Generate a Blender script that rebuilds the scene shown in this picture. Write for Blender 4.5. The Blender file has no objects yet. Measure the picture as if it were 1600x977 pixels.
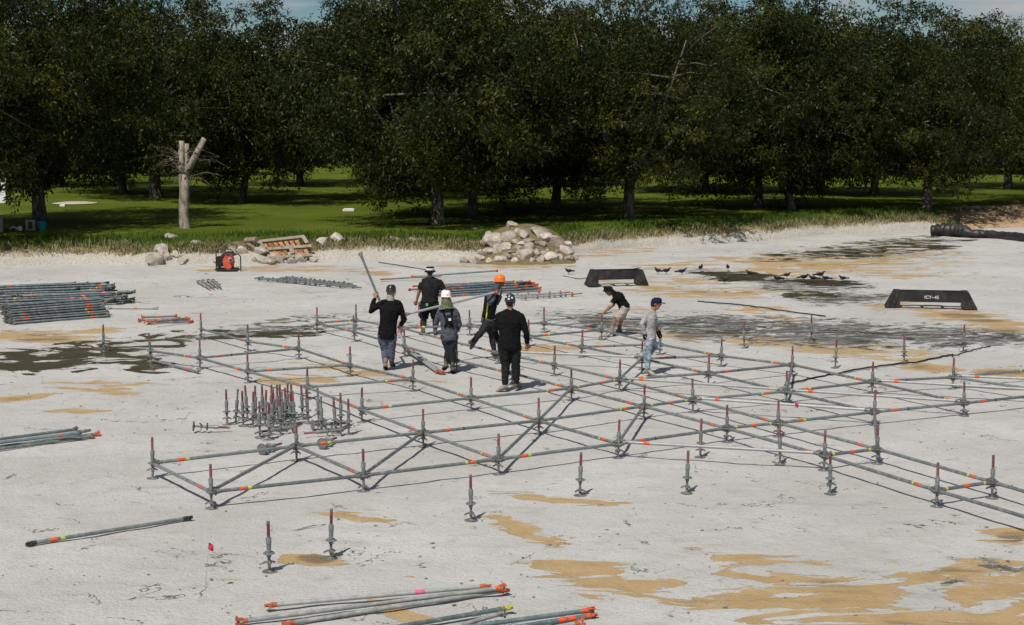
import bpy, bmesh, math, random
import numpy as np
from mathutils import Vector, Matrix, noise as mnoise
random.seed(7); rng = np.random.default_rng(7)
scene = bpy.context.scene
C = scene.collection

# ------------------------------------------------------------------ camera, sky, sun, exposure
F_PX, CAM_H, PITCH = 2560.0, 5.2, math.atan(316.5/2560.0)
cam = bpy.data.cameras.new('camera'); cam_o = bpy.data.objects.new('camera', cam); C.objects.link(cam_o)
cam_o.location = (0, 0, CAM_H); cam_o.rotation_euler = (math.pi/2-PITCH, 0, 0)
cam.sensor_width = 36.0; cam.lens = 36.0*F_PX/1600.0; cam.clip_start = 0.1; cam.clip_end = 5000
scene.camera = cam_o

SUN_EL, SUN_AZ = math.radians(54), math.radians(24)      # light travels away from camera and to the right
ld = Vector((math.sin(SUN_AZ)*math.cos(SUN_EL), math.cos(SUN_AZ)*math.cos(SUN_EL), -math.sin(SUN_EL)))
sun = bpy.data.lights.new('sun', 'SUN'); sun.energy = 4.7; sun.angle = math.radians(0.5); sun.color = (1, .955, .89)
sun_o = bpy.data.objects.new('sun', sun); C.objects.link(sun_o)
sun_o.rotation_euler = ld.to_track_quat('-Z', 'Y').to_euler(); sun_o.location = (-20, -40, 60)

world = bpy.data.worlds.new('World'); scene.world = world; world.use_nodes = True
wn, wl = world.node_tree.nodes, world.node_tree.links
wn.clear()
w_out = wn.new('ShaderNodeOutputWorld'); w_bg = wn.new('ShaderNodeBackground'); w_bg.inputs[1].default_value = 0.050
sky = wn.new('ShaderNodeTexSky'); sky.sky_type = 'NISHITA'; sky.sun_disc = False
sky.sun_elevation = SUN_EL; sky.sun_rotation = math.pi+SUN_AZ
sky.altitude = 1200; sky.air_density = 1.0; sky.dust_density = 0.15; sky.ozone_density = 3.0
hsv = wn.new('ShaderNodeHueSaturation'); hsv.inputs['Saturation'].default_value = 1.4; hsv.inputs['Hue'].default_value = 0.495
wl.new(sky.outputs[0], hsv.inputs['Color'])
tc = wn.new('ShaderNodeTexCoord'); mp = wn.new('ShaderNodeMapping'); mp.inputs['Scale'].default_value = (2.6, 2.6, 16)
mp.inputs['Location'].default_value = (3.1, 0.7, 0.4)
wl.new(tc.outputs['Generated'], mp.inputs['Vector'])
cn = wn.new('ShaderNodeTexNoise'); cn.inputs['Scale'].default_value = 2.2; cn.inputs['Detail'].default_value = 7; cn.inputs['Roughness'].default_value = .58
wl.new(mp.outputs[0], cn.inputs['Vector'])
cr = wn.new('ShaderNodeValToRGB'); cr.color_ramp.elements[0].position = .46; cr.color_ramp.elements[1].position = .62
wl.new(cn.outputs['Fac'], cr.inputs[0])
cm = wn.new('ShaderNodeMixRGB'); cm.inputs[2].default_value = (9.5, 9.5, 9.7, 1)
wl.new(cr.outputs[0], cm.inputs[0]); wl.new(hsv.outputs[0], cm.inputs[1])
wl.new(cm.outputs[0], w_bg.inputs[0]); wl.new(w_bg.outputs[0], w_out.inputs[0])

scene.view_settings.view_transform = 'Standard'; scene.view_settings.look = 'None'
scene.view_settings.gamma = 1; scene.view_settings.use_curve_mapping = False
scene.view_settings.exposure = -0.14

# ------------------------------------------------------------------ pixel -> place
CF = Vector((0, math.cos(PITCH), -math.sin(PITCH))); CU = Vector((0, math.sin(PITCH), math.cos(PITCH)))
def ray(px, py): return CF + Vector((1, 0, 0))*((px-800)/F_PX) - CU*((py-488.5)/F_PX)
def G(px, py, z=0.0):                                   # where that direction meets the level z
    d = ray(px, py); t = (z-CAM_H)/d.z
    return Vector((d.x*t, d.y*t, z))
def P(px, py, y):                                       # where it meets the upright plane at depth y
    d = ray(px, py); t = y/d.y
    return Vector((d.x*t, y, CAM_H+d.z*t))
def to_px(x, y, z=0):                                   # arrays
    dz = z-CAM_H
    dep = y*math.cos(PITCH)-dz*math.sin(PITCH); up = y*math.sin(PITCH)+dz*math.cos(PITCH)
    dep = np.maximum(dep, .5)
    return 800+F_PX*x/dep, 488.5-F_PX*up/dep

# ------------------------------------------------------------------ mesh helpers
class MB:
    def __init__(s): s.v = []; s.f = []; s.m = []; s.mi = 0
    def add(s, vs, fs):
        o = len(s.v); s.v += [tuple(v) for v in vs]; s.f += [tuple(i+o for i in f) for f in fs]; s.m += [s.mi]*len(fs)
    def box(s, c, size, rot=None):
        c = Vector(c); h = Vector(size)/2; vs = []
        for x in (-1, 1):
            for y in (-1, 1):
                for z in (-1, 1):
                    v = Vector((x*h.x, y*h.y, z*h.z))
                    if rot: v = rot @ v
                    vs.append(c+v)
        s.add(vs, [(0,1,3,2),(4,6,7,5),(0,4,5,1),(2,3,7,6),(0,2,6,4),(1,5,7,3)])
    def loft(s, pts, rads, n=10, side=None, cap=True):
        pts = [Vector(p) for p in pts]; rings = []
        for i, p in enumerate(pts):
            a = pts[max(i-1, 0)]; b = pts[min(i+1, len(pts)-1)]
            t = (b-a)
            if t.length < 1e-6: t = Vector((0, 0, 1))
            t.normalize()
            r0 = Vector(side) if side is not None else (Vector((1, 0, 0)) if abs(t.x) < .8 else Vector((0, 0, 1)))
            u = r0-t*r0.dot(t)
            if u.length < 1e-4: u = t.orthogonal()
            u.normalize(); w = t.cross(u)
            r = rads[i]; ra, rb = r if isinstance(r, tuple) else (r, r)
            rings.append([p+u*(ra*math.cos(2*math.pi*k/n))+w*(rb*math.sin(2*math.pi*k/n)) for k in range(n)])
        vs = [v for r in rings for v in r]; fs = []
        for i in range(len(pts)-1):
            for k in range(n):
                k2 = (k+1) % n
                fs.append((i*n+k, i*n+k2, (i+1)*n+k2, (i+1)*n+k))
        if cap:
            fs.append(tuple(range(n))[::-1]); fs.append(tuple((len(pts)-1)*n+k for k in range(n)))
        s.add(vs, fs)
    def tube(s, a, b, r, n=10, r2=None): s.loft([a, b], [r, r if r2 is None else r2], n)
    def ball(s, c, r, n=12, m=8, rot=None):
        c = Vector(c); r = Vector(r) if not isinstance(r, (int, float)) else Vector((r, r, r)); vs = []; fs = []
        for i in range(m+1):
            th = math.pi*(i+.0)/m; th = min(max(th, .03), math.pi-.03)
            for k in range(n):
                v = Vector((r.x*math.sin(th)*math.cos(2*math.pi*k/n), r.y*math.sin(th)*math.sin(2*math.pi*k/n), r.z*math.cos(th)))
                vs.append(c+(rot @ v if rot else v))
        for i in range(m):
            for k in range(n):
                k2 = (k+1) % n
                fs.append((i*n+k, (i+1)*n+k, (i+1)*n+k2, i*n+k2))
        fs.append(tuple(range(n))); fs.append(tuple(m*n+k for k in range(n))[::-1])
        s.add(vs, fs)
    def lathe(s, prof, n=14, c=(0,0,0), rot=None, cap=True):
        c = Vector(c); vs = []; fs = []
        for r, z in prof:
            for k in range(n):
                v = Vector((r*math.cos(2*math.pi*k/n), r*math.sin(2*math.pi*k/n), z))
                vs.append(c+(rot @ v if rot else v))
        for i in range(len(prof)-1):
            for k in range(n):
                k2 = (k+1) % n
                fs.append((i*n+k, i*n+k2, (i+1)*n+k2, (i+1)*n+k))
        if cap: fs.append(tuple(range(n))[::-1]); fs.append(tuple((len(prof)-1)*n+k for k in range(n)))
        s.add(vs, fs)
    def mesh(s, name, mat, smooth=False):
        me = bpy.data.meshes.new(name); me.from_pydata(s.v, [], s.f)
        for m in (mat if isinstance(mat, (list, tuple)) else [mat]): me.materials.append(m)
        if isinstance(mat, (list, tuple)): me.polygons.foreach_set('material_index', s.m)
        if smooth: me.polygons.foreach_set('use_smooth', [True]*len(me.polygons)); me.update()
        if smooth and smooth != 2:
            try: me.set_sharp_from_angle(angle=math.radians(42))
            except Exception: pass
        me.update(); return me
    def obj(s, name, mat, parent=None, smooth=False, loc=None):
        return link(name, s.mesh(name, mat, smooth), parent, loc)
def link(name, me, parent=None, loc=None, rot=None):
    o = bpy.data.objects.new(name, me); C.objects.link(o)
    if parent: o.parent = parent
    if loc is not None: o.location = loc
    if rot is not None: o.rotation_euler = rot
    return o
def tag(o, label=None, cat=None, group=None, kind=None):
    if label: o['label'] = label
    if cat: o['category'] = cat
    if group: o['group'] = group
    if kind: o['kind'] = kind
    return o
def np_mesh(name, V, Fq, mat, attrs=None, smooth=False):
    V = np.asarray(V, np.float32); Fq = np.asarray(Fq, np.int32); k = Fq.shape[1]
    me = bpy.data.meshes.new(name)
    me.vertices.add(len(V)); me.vertices.foreach_set('co', V.ravel())
    me.loops.add(Fq.size); me.loops.foreach_set('vertex_index', Fq.ravel())
    me.polygons.add(len(Fq)); me.polygons.foreach_set('loop_start', np.arange(0, Fq.size, k, dtype=np.int32))
    me.polygons.foreach_set('loop_total', np.full(len(Fq), k, np.int32))
    if smooth: me.polygons.foreach_set('use_smooth', np.ones(len(Fq), bool))
    me.materials.append(mat); me.update(calc_edges=True); me.validate()
    for n_, d in (attrs or {}).items():
        a = me.attributes.new(n_, 'FLOAT', 'POINT'); a.data.foreach_set('value', np.asarray(d, np.float32))
    return me
def grid_faces(nx, ny):
    i = np.arange(ny-1)[:, None]*nx+np.arange(nx-1)[None, :]
    return np.stack([i, i+1, i+nx+1, i+nx], -1).reshape(-1, 4)

# ------------------------------------------------------------------ materials
class NT:
    def __init__(s, name):
        s.mat = bpy.data.materials.new(name); s.mat.use_nodes = True
        s.n, s.l = s.mat.node_tree.nodes, s.mat.node_tree.links
        s.b = s.n['Principled BSDF']; s.out = s.n['Material Output']
    def put(s, sock, v):
        if hasattr(v, 'is_linked') or isinstance(v, bpy.types.NodeSocket): s.l.new(v, sock)
        elif isinstance(v, (tuple, list)) and len(v) == 3 and sock.type == 'RGBA': sock.default_value = (*v, 1)
        else: sock.default_value = v
    def math(s, op, a, b=0.0, c=None, clamp=False):
        n = s.n.new('ShaderNodeMath'); n.operation = op; n.use_clamp = clamp
        s.put(n.inputs[0], a); s.put(n.inputs[1], b)
        if c is not None: s.put(n.inputs[2], c)
        return n.outputs[0]
    def mix(s, f, a, b, mode='MIX'):
        n = s.n.new('ShaderNodeMixRGB'); n.blend_type = mode; s.put(n.inputs[0], f); s.put(n.inputs[1], a); s.put(n.inputs[2], b)
        return n.outputs[0]
    def coord(s, scale=(1,1,1), rot=(0,0,0), loc=(0,0,0), kind='Object'):
        t = s.n.new('ShaderNodeTexCoord'); m = s.n.new('ShaderNodeMapping')
        m.inputs['Scale'].default_value = scale; m.inputs['Rotation'].default_value = rot; m.inputs['Location'].default_value = loc
        s.l.new(t.outputs[kind], m.inputs[0]); return m.outputs[0]
    def noise(s, vec, scale=1.0, detail=4, rough=.55, dist=0.0):
        n = s.n.new('ShaderNodeTexNoise'); n.inputs['Scale'].default_value = scale; n.inputs['Detail'].default_value = detail
        n.inputs['Roughness'].default_value = rough; n.inputs['Distortion'].default_value = dist
        if vec is not None: s.l.new(vec, n.inputs['Vector'])
        return n.outputs['Fac']
    def voro(s, vec, scale, feat='F1'):
        n = s.n.new('ShaderNodeTexVoronoi'); n.feature = feat; n.inputs['Scale'].default_value = scale; s.l.new(vec, n.inputs['Vector'])
        return n.outputs['Distance']
    def step(s, v, lo, hi):
        n = s.n.new('ShaderNodeMapRange'); n.interpolation_type = 'SMOOTHSTEP'
        s.put(n.inputs[0], v); n.inputs[1].default_value = lo; n.inputs[2].default_value = hi
        return n.outputs[0]
    def attr(s, name):
        n = s.n.new('ShaderNodeAttribute'); n.attribute_name = name; return n.outputs['Fac']
    def bump(s, h, strength=.3, dist=.02):
        n = s.n.new('ShaderNodeBump'); n.inputs['Strength'].default_value = strength; n.inputs['Distance'].default_value = dist
        s.put(n.inputs['Height'], h); s.l.new(n.outputs[0], s.b.inputs['Normal'])
    def rnd(s):
        n = s.n.new('ShaderNodeObjectInfo'); return n.outputs['Random']
    def fin(s, col, rough=.8, metal=0.0, spec=.5):
        s.put(s.b.inputs['Base Color'], col); s.put(s.b.inputs['Roughness'], rough); s.put(s.b.inputs['Metallic'], metal)
        s.put(s.b.inputs['Specular IOR Level'], spec); return s.mat
def worn(name, col, var=.35, rough=.6, metal=0.0, scale=12, spec=.4, dirt=None, obj_var=.25, bump=.15):
    t = NT(name); v = t.coord()
    n1 = t.noise(v, scale, 5, .6); n2 = t.noise(v, scale*5, 3, .6)
    f = t.math('ADD', t.math('MULTIPLY', n1, .7), t.math('MULTIPLY', n2, .3))
    dark = tuple(c*(1-var) for c in col); lite = tuple(min(1, c*(1+var)) for c in col)
    c = t.mix(t.step(f, .3, .7), dark, lite)
    if obj_var:
        h = t.n.new('ShaderNodeHueSaturation'); t.l.new(c, h.inputs['Color'])
        t.put(h.inputs['Value'], t.math('ADD', t.math('MULTIPLY', t.rnd(), obj_var), 1-obj_var/2)); c = h.outputs[0]
    if dirt: c = t.mix(t.step(n1, .5, .68), c, dirt)
    t.bump(f, bump, .004)
    return t.fin(c, t.math('ADD', t.math('MULTIPLY', n1, .3), rough-.15), metal, spec)
def cloth(name, col, var=.25):
    t = NT(name); v = t.coord(); n1 = t.noise(v, 9, 4, .6); n2 = t.noise(v, 240, 2)
    c = t.mix(t.step(n1, .3, .7), tuple(x*(1-var) for x in col), tuple(min(1, x*(1+var)) for x in col))
    t.bump(t.math('ADD', n1, t.math('MULTIPLY', n2, .2)), .35, .012)
    return t.fin(c, .9, 0, .15)
M = {}
M['galv_pale'] = worn('dusty_galvanised_steel', (.31, .325, .31), .22, .6, .15, 9, .4, dirt=(.40, .385, .35), obj_var=.25)
M['galv'] = worn('galvanised_steel', (.185, .21, .205), .28, .52, .35, 9, .5, dirt=(.30, .29, .27), obj_var=.35)
M['galv_blue'] = worn('galvanised_steel_bluish', (.15, .21, .225), .28, .45, .35, 9, .5, dirt=(.28, .29, .28), obj_var=.4)
M['silver'] = worn('bright_tube', (.36, .36, .35), .2, .5, .2, 9, .5, obj_var=.2)
M['cast'] = worn('cast_steel', (.17, .175, .165), .45, .6, .3, 25, .4, dirt=(.25, .24, .21))
M['dark_steel'] = worn('dark_steel', (.05, .05, .05), .4, .6, .3, 25)
M['redpaint'] = worn('faded_red_paint', (.22, .042, .045), .5, .6, 0, 20, .4, dirt=(.20, .14, .13), obj_var=.6)
M['orange'] = worn('orange_tape', (.70, .085, .02), .15, .55, 0, 20, .4, obj_var=.2)
M['orange_head'] = worn('orange_painted_head', (.52, .10, .035), .4, .6, 0, 25, .4, dirt=(.2, .11, .08), obj_var=.4)
M['yellow'] = worn('yellow_tape', (.46, .46, .05), .15, .55, 0, 20, .4, obj_var=.2)
M['pink'] = worn('pink_tape', (.75, .14, .26), .15, .55, 0, 20)
M['black_tape'] = worn('black_tape', (.02, .02, .02), .2, .5, 0, 20)
M['blue_tape'] = worn('blue_tape', (.06, .09, .32), .2, .5, 0, 20)
M['blackplastic'] = worn('black_plastic', (.018, .018, .018), .5, .5, 0, 3, .5, dirt=(.045, .042, .038))
M['white'] = worn('white_paint', (.72, .71, .68), .12, .6, 0, 6)
M['teal'] = worn('teal_plastic', (.02, .38, .48), .2, .5, 0, 6)
M['concrete'] = worn('concrete', (.42, .38, .30), .25, .9, 0, 8)
M['timber'] = worn('weathered_timber', (.30, .255, .195), .35, .85, 0, 6, .2, dirt=(.16, .13, .1))
M['slat'] = worn('orange_brown_slat', (.36, .18, .08), .45, .85, 0, 5, .2, dirt=(.33, .24, .15), obj_var=.7)
M['log'] = worn('grey_log', (.26, .20, .15), .4, .9, 0, 5, .2)
M['flag'] = worn('red_flag', (.45, .02, .04), .2, .7, 0, 8)
M['feather'] = worn('black_feathers', (.012, .012, .014), .3, .45, 0, 8)
M['dirty_red'] = worn('red_machine_paint', (.50, .07, .04), .3, .5, 0, 6)
M['cable'] = worn('black_cable', (.012, .012, .012), .3, .6, 0, 8)
M['skin'] = worn('skin', (.30, .145, .085), .12, .55, 0, 20, .35, obj_var=.15, bump=.05)
M['sleeve_skin'] = cloth('beige_sleeve', (.40, .28, .20))
M['hair'] = worn('black_hair', (.012, .01, .009), .3, .5, 0, 40)
M['eye'] = worn('dark_eye', (.02, .015, .012), .1, .2, 0, 4)
M['c_black'] = cloth('black_cloth', (.0065, .0065, .007))
M['c_black2'] = cloth('washed_black_cloth', (.016, .016, .017))
M['c_char'] = cloth('charcoal_cloth', (.028, .03, .033))
M['c_jean'] = cloth('blue_jeans', (.085, .10, .135), .35)
M['c_lightjean'] = cloth('light_ripped_jeans', (.27, .33, .36), .6)
M['c_grey'] = cloth('grey_shirt', (.33, .32, .305), .15)
M['c_slate'] = cloth('slate_jacket', (.075, .08, .10), .3)
M['c_khaki'] = cloth('khaki_shorts', (.37, .305, .255), .15)
M['c_navy'] = cloth('navy_cap', (.012, .018, .045))
M['c_boot'] = cloth('dusty_boot', (.12, .105, .085), .5)
M['c_palebt'] = cloth('pale_boot', (.29, .26, .215), .45)
M['c_pinkshoe'] = cloth('dusty_pink_shoe', (.34, .22, .19), .35)
M['c_white'] = cloth('white_cloth', (.6, .6, .6), .15)
M['hiviz'] = cloth('yellow_hiviz', (.65, .65, .05))
M['orange_hat'] = worn('orange_helmet_shell', (.86, .17, .012), .08, .35, 0, 3, .5)
M['white_hat'] = worn('white_helmet_shell', (.74, .73, .70), .08, .35, 0, 3, .5)
M['black_hat'] = worn('black_helmet_shell', (.02, .02, .021), .3, .28, 0, 3, .6)
M['green_tag'] = worn('green_tag', (.05, .5, .08), .1, .5)
t = NT('camouflage_cloth'); v = t.coord(); n = t.noise(v, 55, 3, .6)
M['camo'] = t.fin(t.mix(t.step(n, .47, .56), (.035, .055, .02), (.22, .24, .15)), .9, 0, .1)

# ------------------------------------------------------------------ pond bed
SHORE_PX = [(-500,425),(-200,420),(0,416),(100,413),(230,414),(330,411),(480,407),(600,405),(730,408),(830,405),(900,396),(1000,386),(1100,381),(1200,375),(1300,367),(1450,359),(1520,357),(1600,355),(1900,345)]
_s = [G(*p) for p in SHORE_PX]; _sx = np.array([p.x for p in _s]); _sy = np.array([p.y for p in _s])
def shore(x): return np.interp(x, _sx, _sy)
def ell(PX, PY, lst):
    w = np.zeros_like(PX)
    for e in lst:
        cx, cy, rx, ry = e[:4]; a = math.radians(e[4]) if len(e) > 4 else 0; s = e[5] if len(e) > 5 else 1
        dx, dy = PX-cx, PY-cy
        u = (dx*math.cos(a)+dy*math.sin(a))/rx; vv = (-dx*math.sin(a)+dy*math.cos(a))/ry
        w = np.maximum(w, s*np.clip(1.35-np.sqrt(u*u+vv*vv)*1.0, 0, 1))
    return w
TAN = [(950,905,170,34,14,.62),(1130,930,230,42,8,.66),(1330,930,200,50,12,.68),(1500,890,150,30,-10,.68),(1580,930,150,60,0,.7),(1480,970,260,40,0,.68),(1170,873,110,14,8,.62),(1580,835,60,14,0,.9),
       (495,872,55,13,0,.95),(545,803,75,12,8,.7),(830,773,75,9,8,.7),(790,812,60,11,14,.7),(850,843,70,10,12,.7),(640,962,70,12,20,.75),(930,785,60,8,0,.6),
       (1330,546,150,15,4,.72),(1180,529,80,10,6,.9),(1075,524,50,7,0,.9),(1450,573,70,8,6,.8),(1570,581,70,9,0,.9),(150,605,120,11,0,.62),(118,640,52,8,0,.75),(30,621,60,6,-6,.85),
       (60,527,110,12,0,.95),(560,580,130,11,8,.7),(470,592,70,9,0,.7),(590,426,45,5,0,.8),(1510,495,110,14,8,.85),(1400,478,60,7,0,.55),(830,545,60,8,5,.75),(890,545,45,7,0,.55),
       (1130,458,130,9,0,.8),(1200,405,180,10,-3,.62),(1060,440,160,9,0,.6),(1430,430,120,8,0,.5),(1010,452,60,8,0,.75),(1300,410,220,24,-3,.7),(1180,485,70,7,0,.65),(1000,480,60,6,0,.5),(1230,500,90,8,0,.5),(640,900,25,5,0,.5),(440,497,30,4,0,.5),(140,515,60,5,0,.6),(900,398,120,8,-4,.75),(790,414,120,7,0,.7),(430,419,150,7,0,.6),(1560,515,70,9,0,.8),(1040,415,80,6,0,.6)]
MUD = [(960,503,140,20,4,.9),(1120,512,170,24,3,.95),(1290,520,180,26,3,1.0),(1450,524,170,20,2,.9),(1570,528,90,14,0,.8),(1260,445,120,16,3,.75),(1310,466,100,12,0,.8),(1400,463,90,8,0,.7),
       (480,497,150,7,-6,.62),(420,516,150,11,-4,.7),(540,512,90,9,0,.6),(20,955,80,14,0,.35),(1560,880,90,14,10,.5),(1490,905,30,30,0,.35),(700,505,150,12,0,.5),(320,462,60,4,0,.5),(1350,395,180,14,0,.55)]
WATER = [(30,570,110,12,0,.9),(40,562,125,22,0,.74),(150,548,120,20,-6,.70),(270,533,110,16,-5,.68),(200,560,70,12,0,.66),(240,573,45,9,0,.8),(400,522,110,8,-3,.75),(470,520,60,6,-3,.7),(1150,430,95,9,4,.9),(1275,440,90,7,4,.85),(1340,393,170,10,-4,.72),(1420,377,130,8,-4,.72),(1270,462,50,8,0,.7)]
xs = np.concatenate([[-400,-200,-100,-60,-40,-32], np.arange(-27, 27.01, .11), [32,40,60,100,200,400]])
ys = np.concatenate([[-120,-60,-20,0,6,10], 13*np.exp(np.linspace(0, math.log(74/13), 330))])
nx, ny = len(xs), len(ys)
X, Y = np.meshgrid(xs, ys); 
S = shore(X); Y2 = np.minimum(Y, S+.6)
PX, PY = to_px(X, Y2)
vis = Y2 > 12
wt, wm, ww = [np.where(vis, ell(PX, PY, L), .25 if k == 0 else 0) for k, L in enumerate((TAN, MUD, WATER))]
def bed_h(x, y):
    if abs(x) > 27 or y < 12.5: return -.014
    return (mnoise.noise(Vector((x*.5, y*.5, 3)))*.016+mnoise.noise(Vector((x*1.9, y*1.9, 9)))*.017+mnoise.noise(Vector((x*4.3, y*4.3, 4)))*.009)-.014
Zb = np.array([[bed_h(x, y) for x in xs.tolist()] for y in ys.tolist()])
Zb -= .012*np.clip(ww, 0, 1)
Zb = np.where((np.abs(X) > 28) | ~vis, -.014, Zb)
t = NT('pale_pond_sand')
v0 = t.coord(); vs_ = t.coord((.42, 1.25, 1), (0, 0, math.radians(33))); vh = t.coord((.30, 1.1, 1), (0, 0, math.radians(8))); vw = t.coord((.62, 1.0, 1), (0, 0, math.radians(12)))
n_big = t.noise(v0, .35, 4, .55); n_mid = t.noise(v0, 2.2, 5, .62); n_fine = t.noise(v0, 22, 4, .65); n_grit = t.noise(v0, 110, 2, .6)
sand = t.mix(t.step(n_big, .3, .72), (.455, .443, .412), (.54, .528, .502))
sand = t.mix(t.math('MULTIPLY', t.step(n_mid, .50, .72), .6), sand, (.40, .385, .35))
sand = t.mix(t.math('MULTIPLY', t.step(n_fine, .48, .75), .45), sand, (.33, .315, .28))
# dried scuffs, flecks and smears
patch = t.step(t.noise(v0, .6, 4, .6), .42, .62)
fle = t.step(t.noise(vh, 13, 5, .72), .60, .70)
sand = t.mix(t.math('MULTIPLY', t.math('MULTIPLY', fle, patch), .95), sand, (.13, .125, .11))
och = t.math('MULTIPLY', t.step(t.noise(vh, 5, 5, .7), .56, .68), t.step(t.noise(v0, .45, 4, .6), .50, .62))
sand = t.mix(t.math('MULTIPLY', och, .65), sand, (.36, .30, .20))
blu = t.math('MULTIPLY', t.step(t.noise(vh, 1.6, 6, .7, .5), .55, .72), t.step(t.noise(v0, .25, 3, .6), .46, .6))
sand = t.mix(t.math('MULTIPLY', blu, .6), sand, (.27, .28, .275))
crk = t.math('MULTIPLY', t.step(t.math('ABSOLUTE', t.math('SUBTRACT', t.noise(v0, .55, 6, .62, .4), .5)), .007, .002), t.step(t.noise(v0, 1.3, 3), .52, .62))
sand = t.mix(t.math('MULTIPLY', crk, .95), sand, (.10, .095, .085))
fl2 = t.step(t.noise(v0, 30, 3, .7), .655, .71)
sand = t.mix(t.math('MULTIPLY', fl2, t.math('ADD', t.math('MULTIPLY', patch, .4), .18)), sand, (.13, .12, .105))
smear = t.math('MULTIPLY', t.step(t.noise(vs_, 2.4, 6, .65, .6), .62, .75), t.step(t.noise(v0, .3, 3), .45, .62))
sand = t.mix(t.math('MULTIPLY', smear, .4), sand, (.25, .25, .235))
# tan sand
ns = t.noise(vs_, 1.5, 6, .64, .9)
def gate(a): return t.math('MULTIPLY', t.math('SUBTRACT', t.step(a, .02, .25), 1.0), 1.5)
ft = t.math('ADD', t.math('ADD', t.attr('tan_w'), t.math('MULTIPLY', gate(t.attr('tan_w')), .35)), t.math('MULTIPLY', t.math('SUBTRACT', ns, .5), 3.6))
m_tan = t.step(ft, .50, .56)
wetd = t.step(t.math('ADD', t.math('MULTIPLY', t.math('SUBTRACT', t.noise(vs_, .8, 4, .6, .4), .5), 1.6), t.attr('tan_w')), .72, 1.0)
tan = t.mix(wetd, t.mix(t.step(n_mid, .3, .7), (.40, .275, .135), (.46, .335, .18)), (.215, .155, .09))
tan = t.mix(t.math('MULTIPLY', t.step(n_fine, .58, .72), .35), tan, (.2, .15, .09))
col = t.mix(m_tan, sand, tan)
# grey mud streaks
nm = t.noise(vw, 1.5, 7, .72, 2.2)
fm = t.math('ADD', t.math('ADD', t.attr('mud_w'), t.math('MULTIPLY', gate(t.attr('mud_w')), .5)), t.math('MULTIPLY', t.math('SUBTRACT', nm, .5), 3.6))
m_mud = t.step(fm, .52, .60); m_mudd = t.step(fm, .60, .80)
mud = t.mix(m_mudd, (.23, .23, .215), t.mix(t.step(t.noise(vh, 2.2, 5, .65, .8), .38, .62), (.042, .042, .038), (.15, .145, .12)))
strk = t.step(t.math('ABSOLUTE', t.math('SUBTRACT', t.noise(vh, 1.7, 5, .62, 1.2), .5)), .022, .010)
m_mud = t.math('MULTIPLY', m_mud, t.math('SUBTRACT', 1.0, t.math('MULTIPLY', strk, .8)))
col = t.mix(m_mud, col, mud)
# standing water with a damp rim
nw = t.noise(vw, 1.05, 5, .60, 1.5)
fw = t.math('ADD', t.math('ADD', t.attr('water_w'), gate(t.attr('water_w'))), t.math('MULTIPLY', t.math('SUBTRACT', nw, .5), 3.6))
m_rim = t.step(fw, .40, .52); m_wat = t.step(fw, .50, .53)
col = t.mix(t.math('MULTIPLY', m_rim, .75), col, (.10, .095, .08))
col = t.mix(m_wat, col, (.105, .092, .062))
rough = t.math('SUBTRACT', t.math('SUBTRACT', .95, t.math('MULTIPLY', m_mudd, .35)), t.math('MULTIPLY', m_wat, .87), clamp=True)
hgt = t.math('ADD', t.math('ADD', t.math('MULTIPLY', n_mid, .6), t.math('MULTIPLY', n_fine, .35)), t.math('MULTIPLY', n_grit, .08))
hgt = t.math('SUBTRACT', hgt, t.math('MULTIPLY', m_tan, .12))
hgt = t.math('SUBTRACT', hgt, t.math('MULTIPLY', m_mudd, .15))
hgt = t.math('MULTIPLY', hgt, t.math('SUBTRACT', 1.0, m_wat))
t.bump(hgt, .9, .075)
M['bed'] = t.fin(col, rough, 0, t.math('ADD', .12, t.math('MULTIPLY', m_wat, .5)))
bed = link('pond_bed', np_mesh('pond_bed', np.stack([X, Y2, Zb], -1).reshape(-1, 3), grid_faces(nx, ny), M['bed'],
      {'tan_w': wt.ravel(), 'mud_w': wm.ravel(), 'water_w': ww.ravel()}, True))
tag(bed, kind='structure', label='pale sandy bed of a drained pond with puddles and tan patches')

# ------------------------------------------------------------------ bank and lawn
LAWN_Z = .75
ts = np.array([-.3, 0, .07, .15, .25, .37, .5, .65, .82, 1.0, 1.25, 1.5, 1.8, 2.2, 2.7, 3.3, 4.2, 5.5, 7, 9, 12, 16, 20, 26, 34, 45, 60, 80, 110, 150, 250, 500, 1000, 2500])
pz = np.interp(ts, [-.3, 0, .15, .4, .65, 1.0, 1.5, 2.2, 3.3, 5], [-.1, -.02, .13, .28, .37, .46, .58, .68, .74, LAWN_Z])
xs2 = np.concatenate([[-1500,-700,-300,-150,-80,-50], np.arange(-36, 36.01, .22), [50,80,150,300,700,1500]])
X, T = np.meshgrid(xs2, ts); Yl = shore(X)+T
dirt_w = np.clip((to_px(X, Yl)[0]-1440)/60, 0, 1)*np.clip((6-T)/3, 0, 1)
def lawn_bump(x, y): return .05*mnoise.noise(Vector((x*.12, y*.12, 5)))
Zl = np.zeros_like(X)
for j, tt in enumerate(ts):
    for i, x in enumerate(xs2):
        a = 1 if -.2 < tt < 3 else 0
        z = pz[j]+(lawn_bump(x, Yl[j, i]) if tt > 3 else 0)
        if a: 
            q = mnoise.noise(Vector((x*1.1, tt*2, 1)))*.10+mnoise.noise(Vector((x*4, tt*5, 2)))*.05
            z += q*min(1, (tt+.2)/.5)*min(1, (3-tt)/1.0); Yl[j, i] += mnoise.noise(Vector((x*1.6, tt, 7)))*.12
        z -= .32*dirt_w[j, i]*(tt > .1)*min(1, tt/.8)*max(0, 1-tt/6)
        Zl[j, i] = z
t = NT('bank_and_lawn'); v0 = t.coord()
n1 = t.noise(v0, .22, 4, .6); n2 = t.noise(v0, 1.7, 5, .6); n3 = t.noise(v0, 14, 4, .7)
n4 = t.noise(t.coord((.3, 1, 1)), 1.1, 4, .6)
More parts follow.
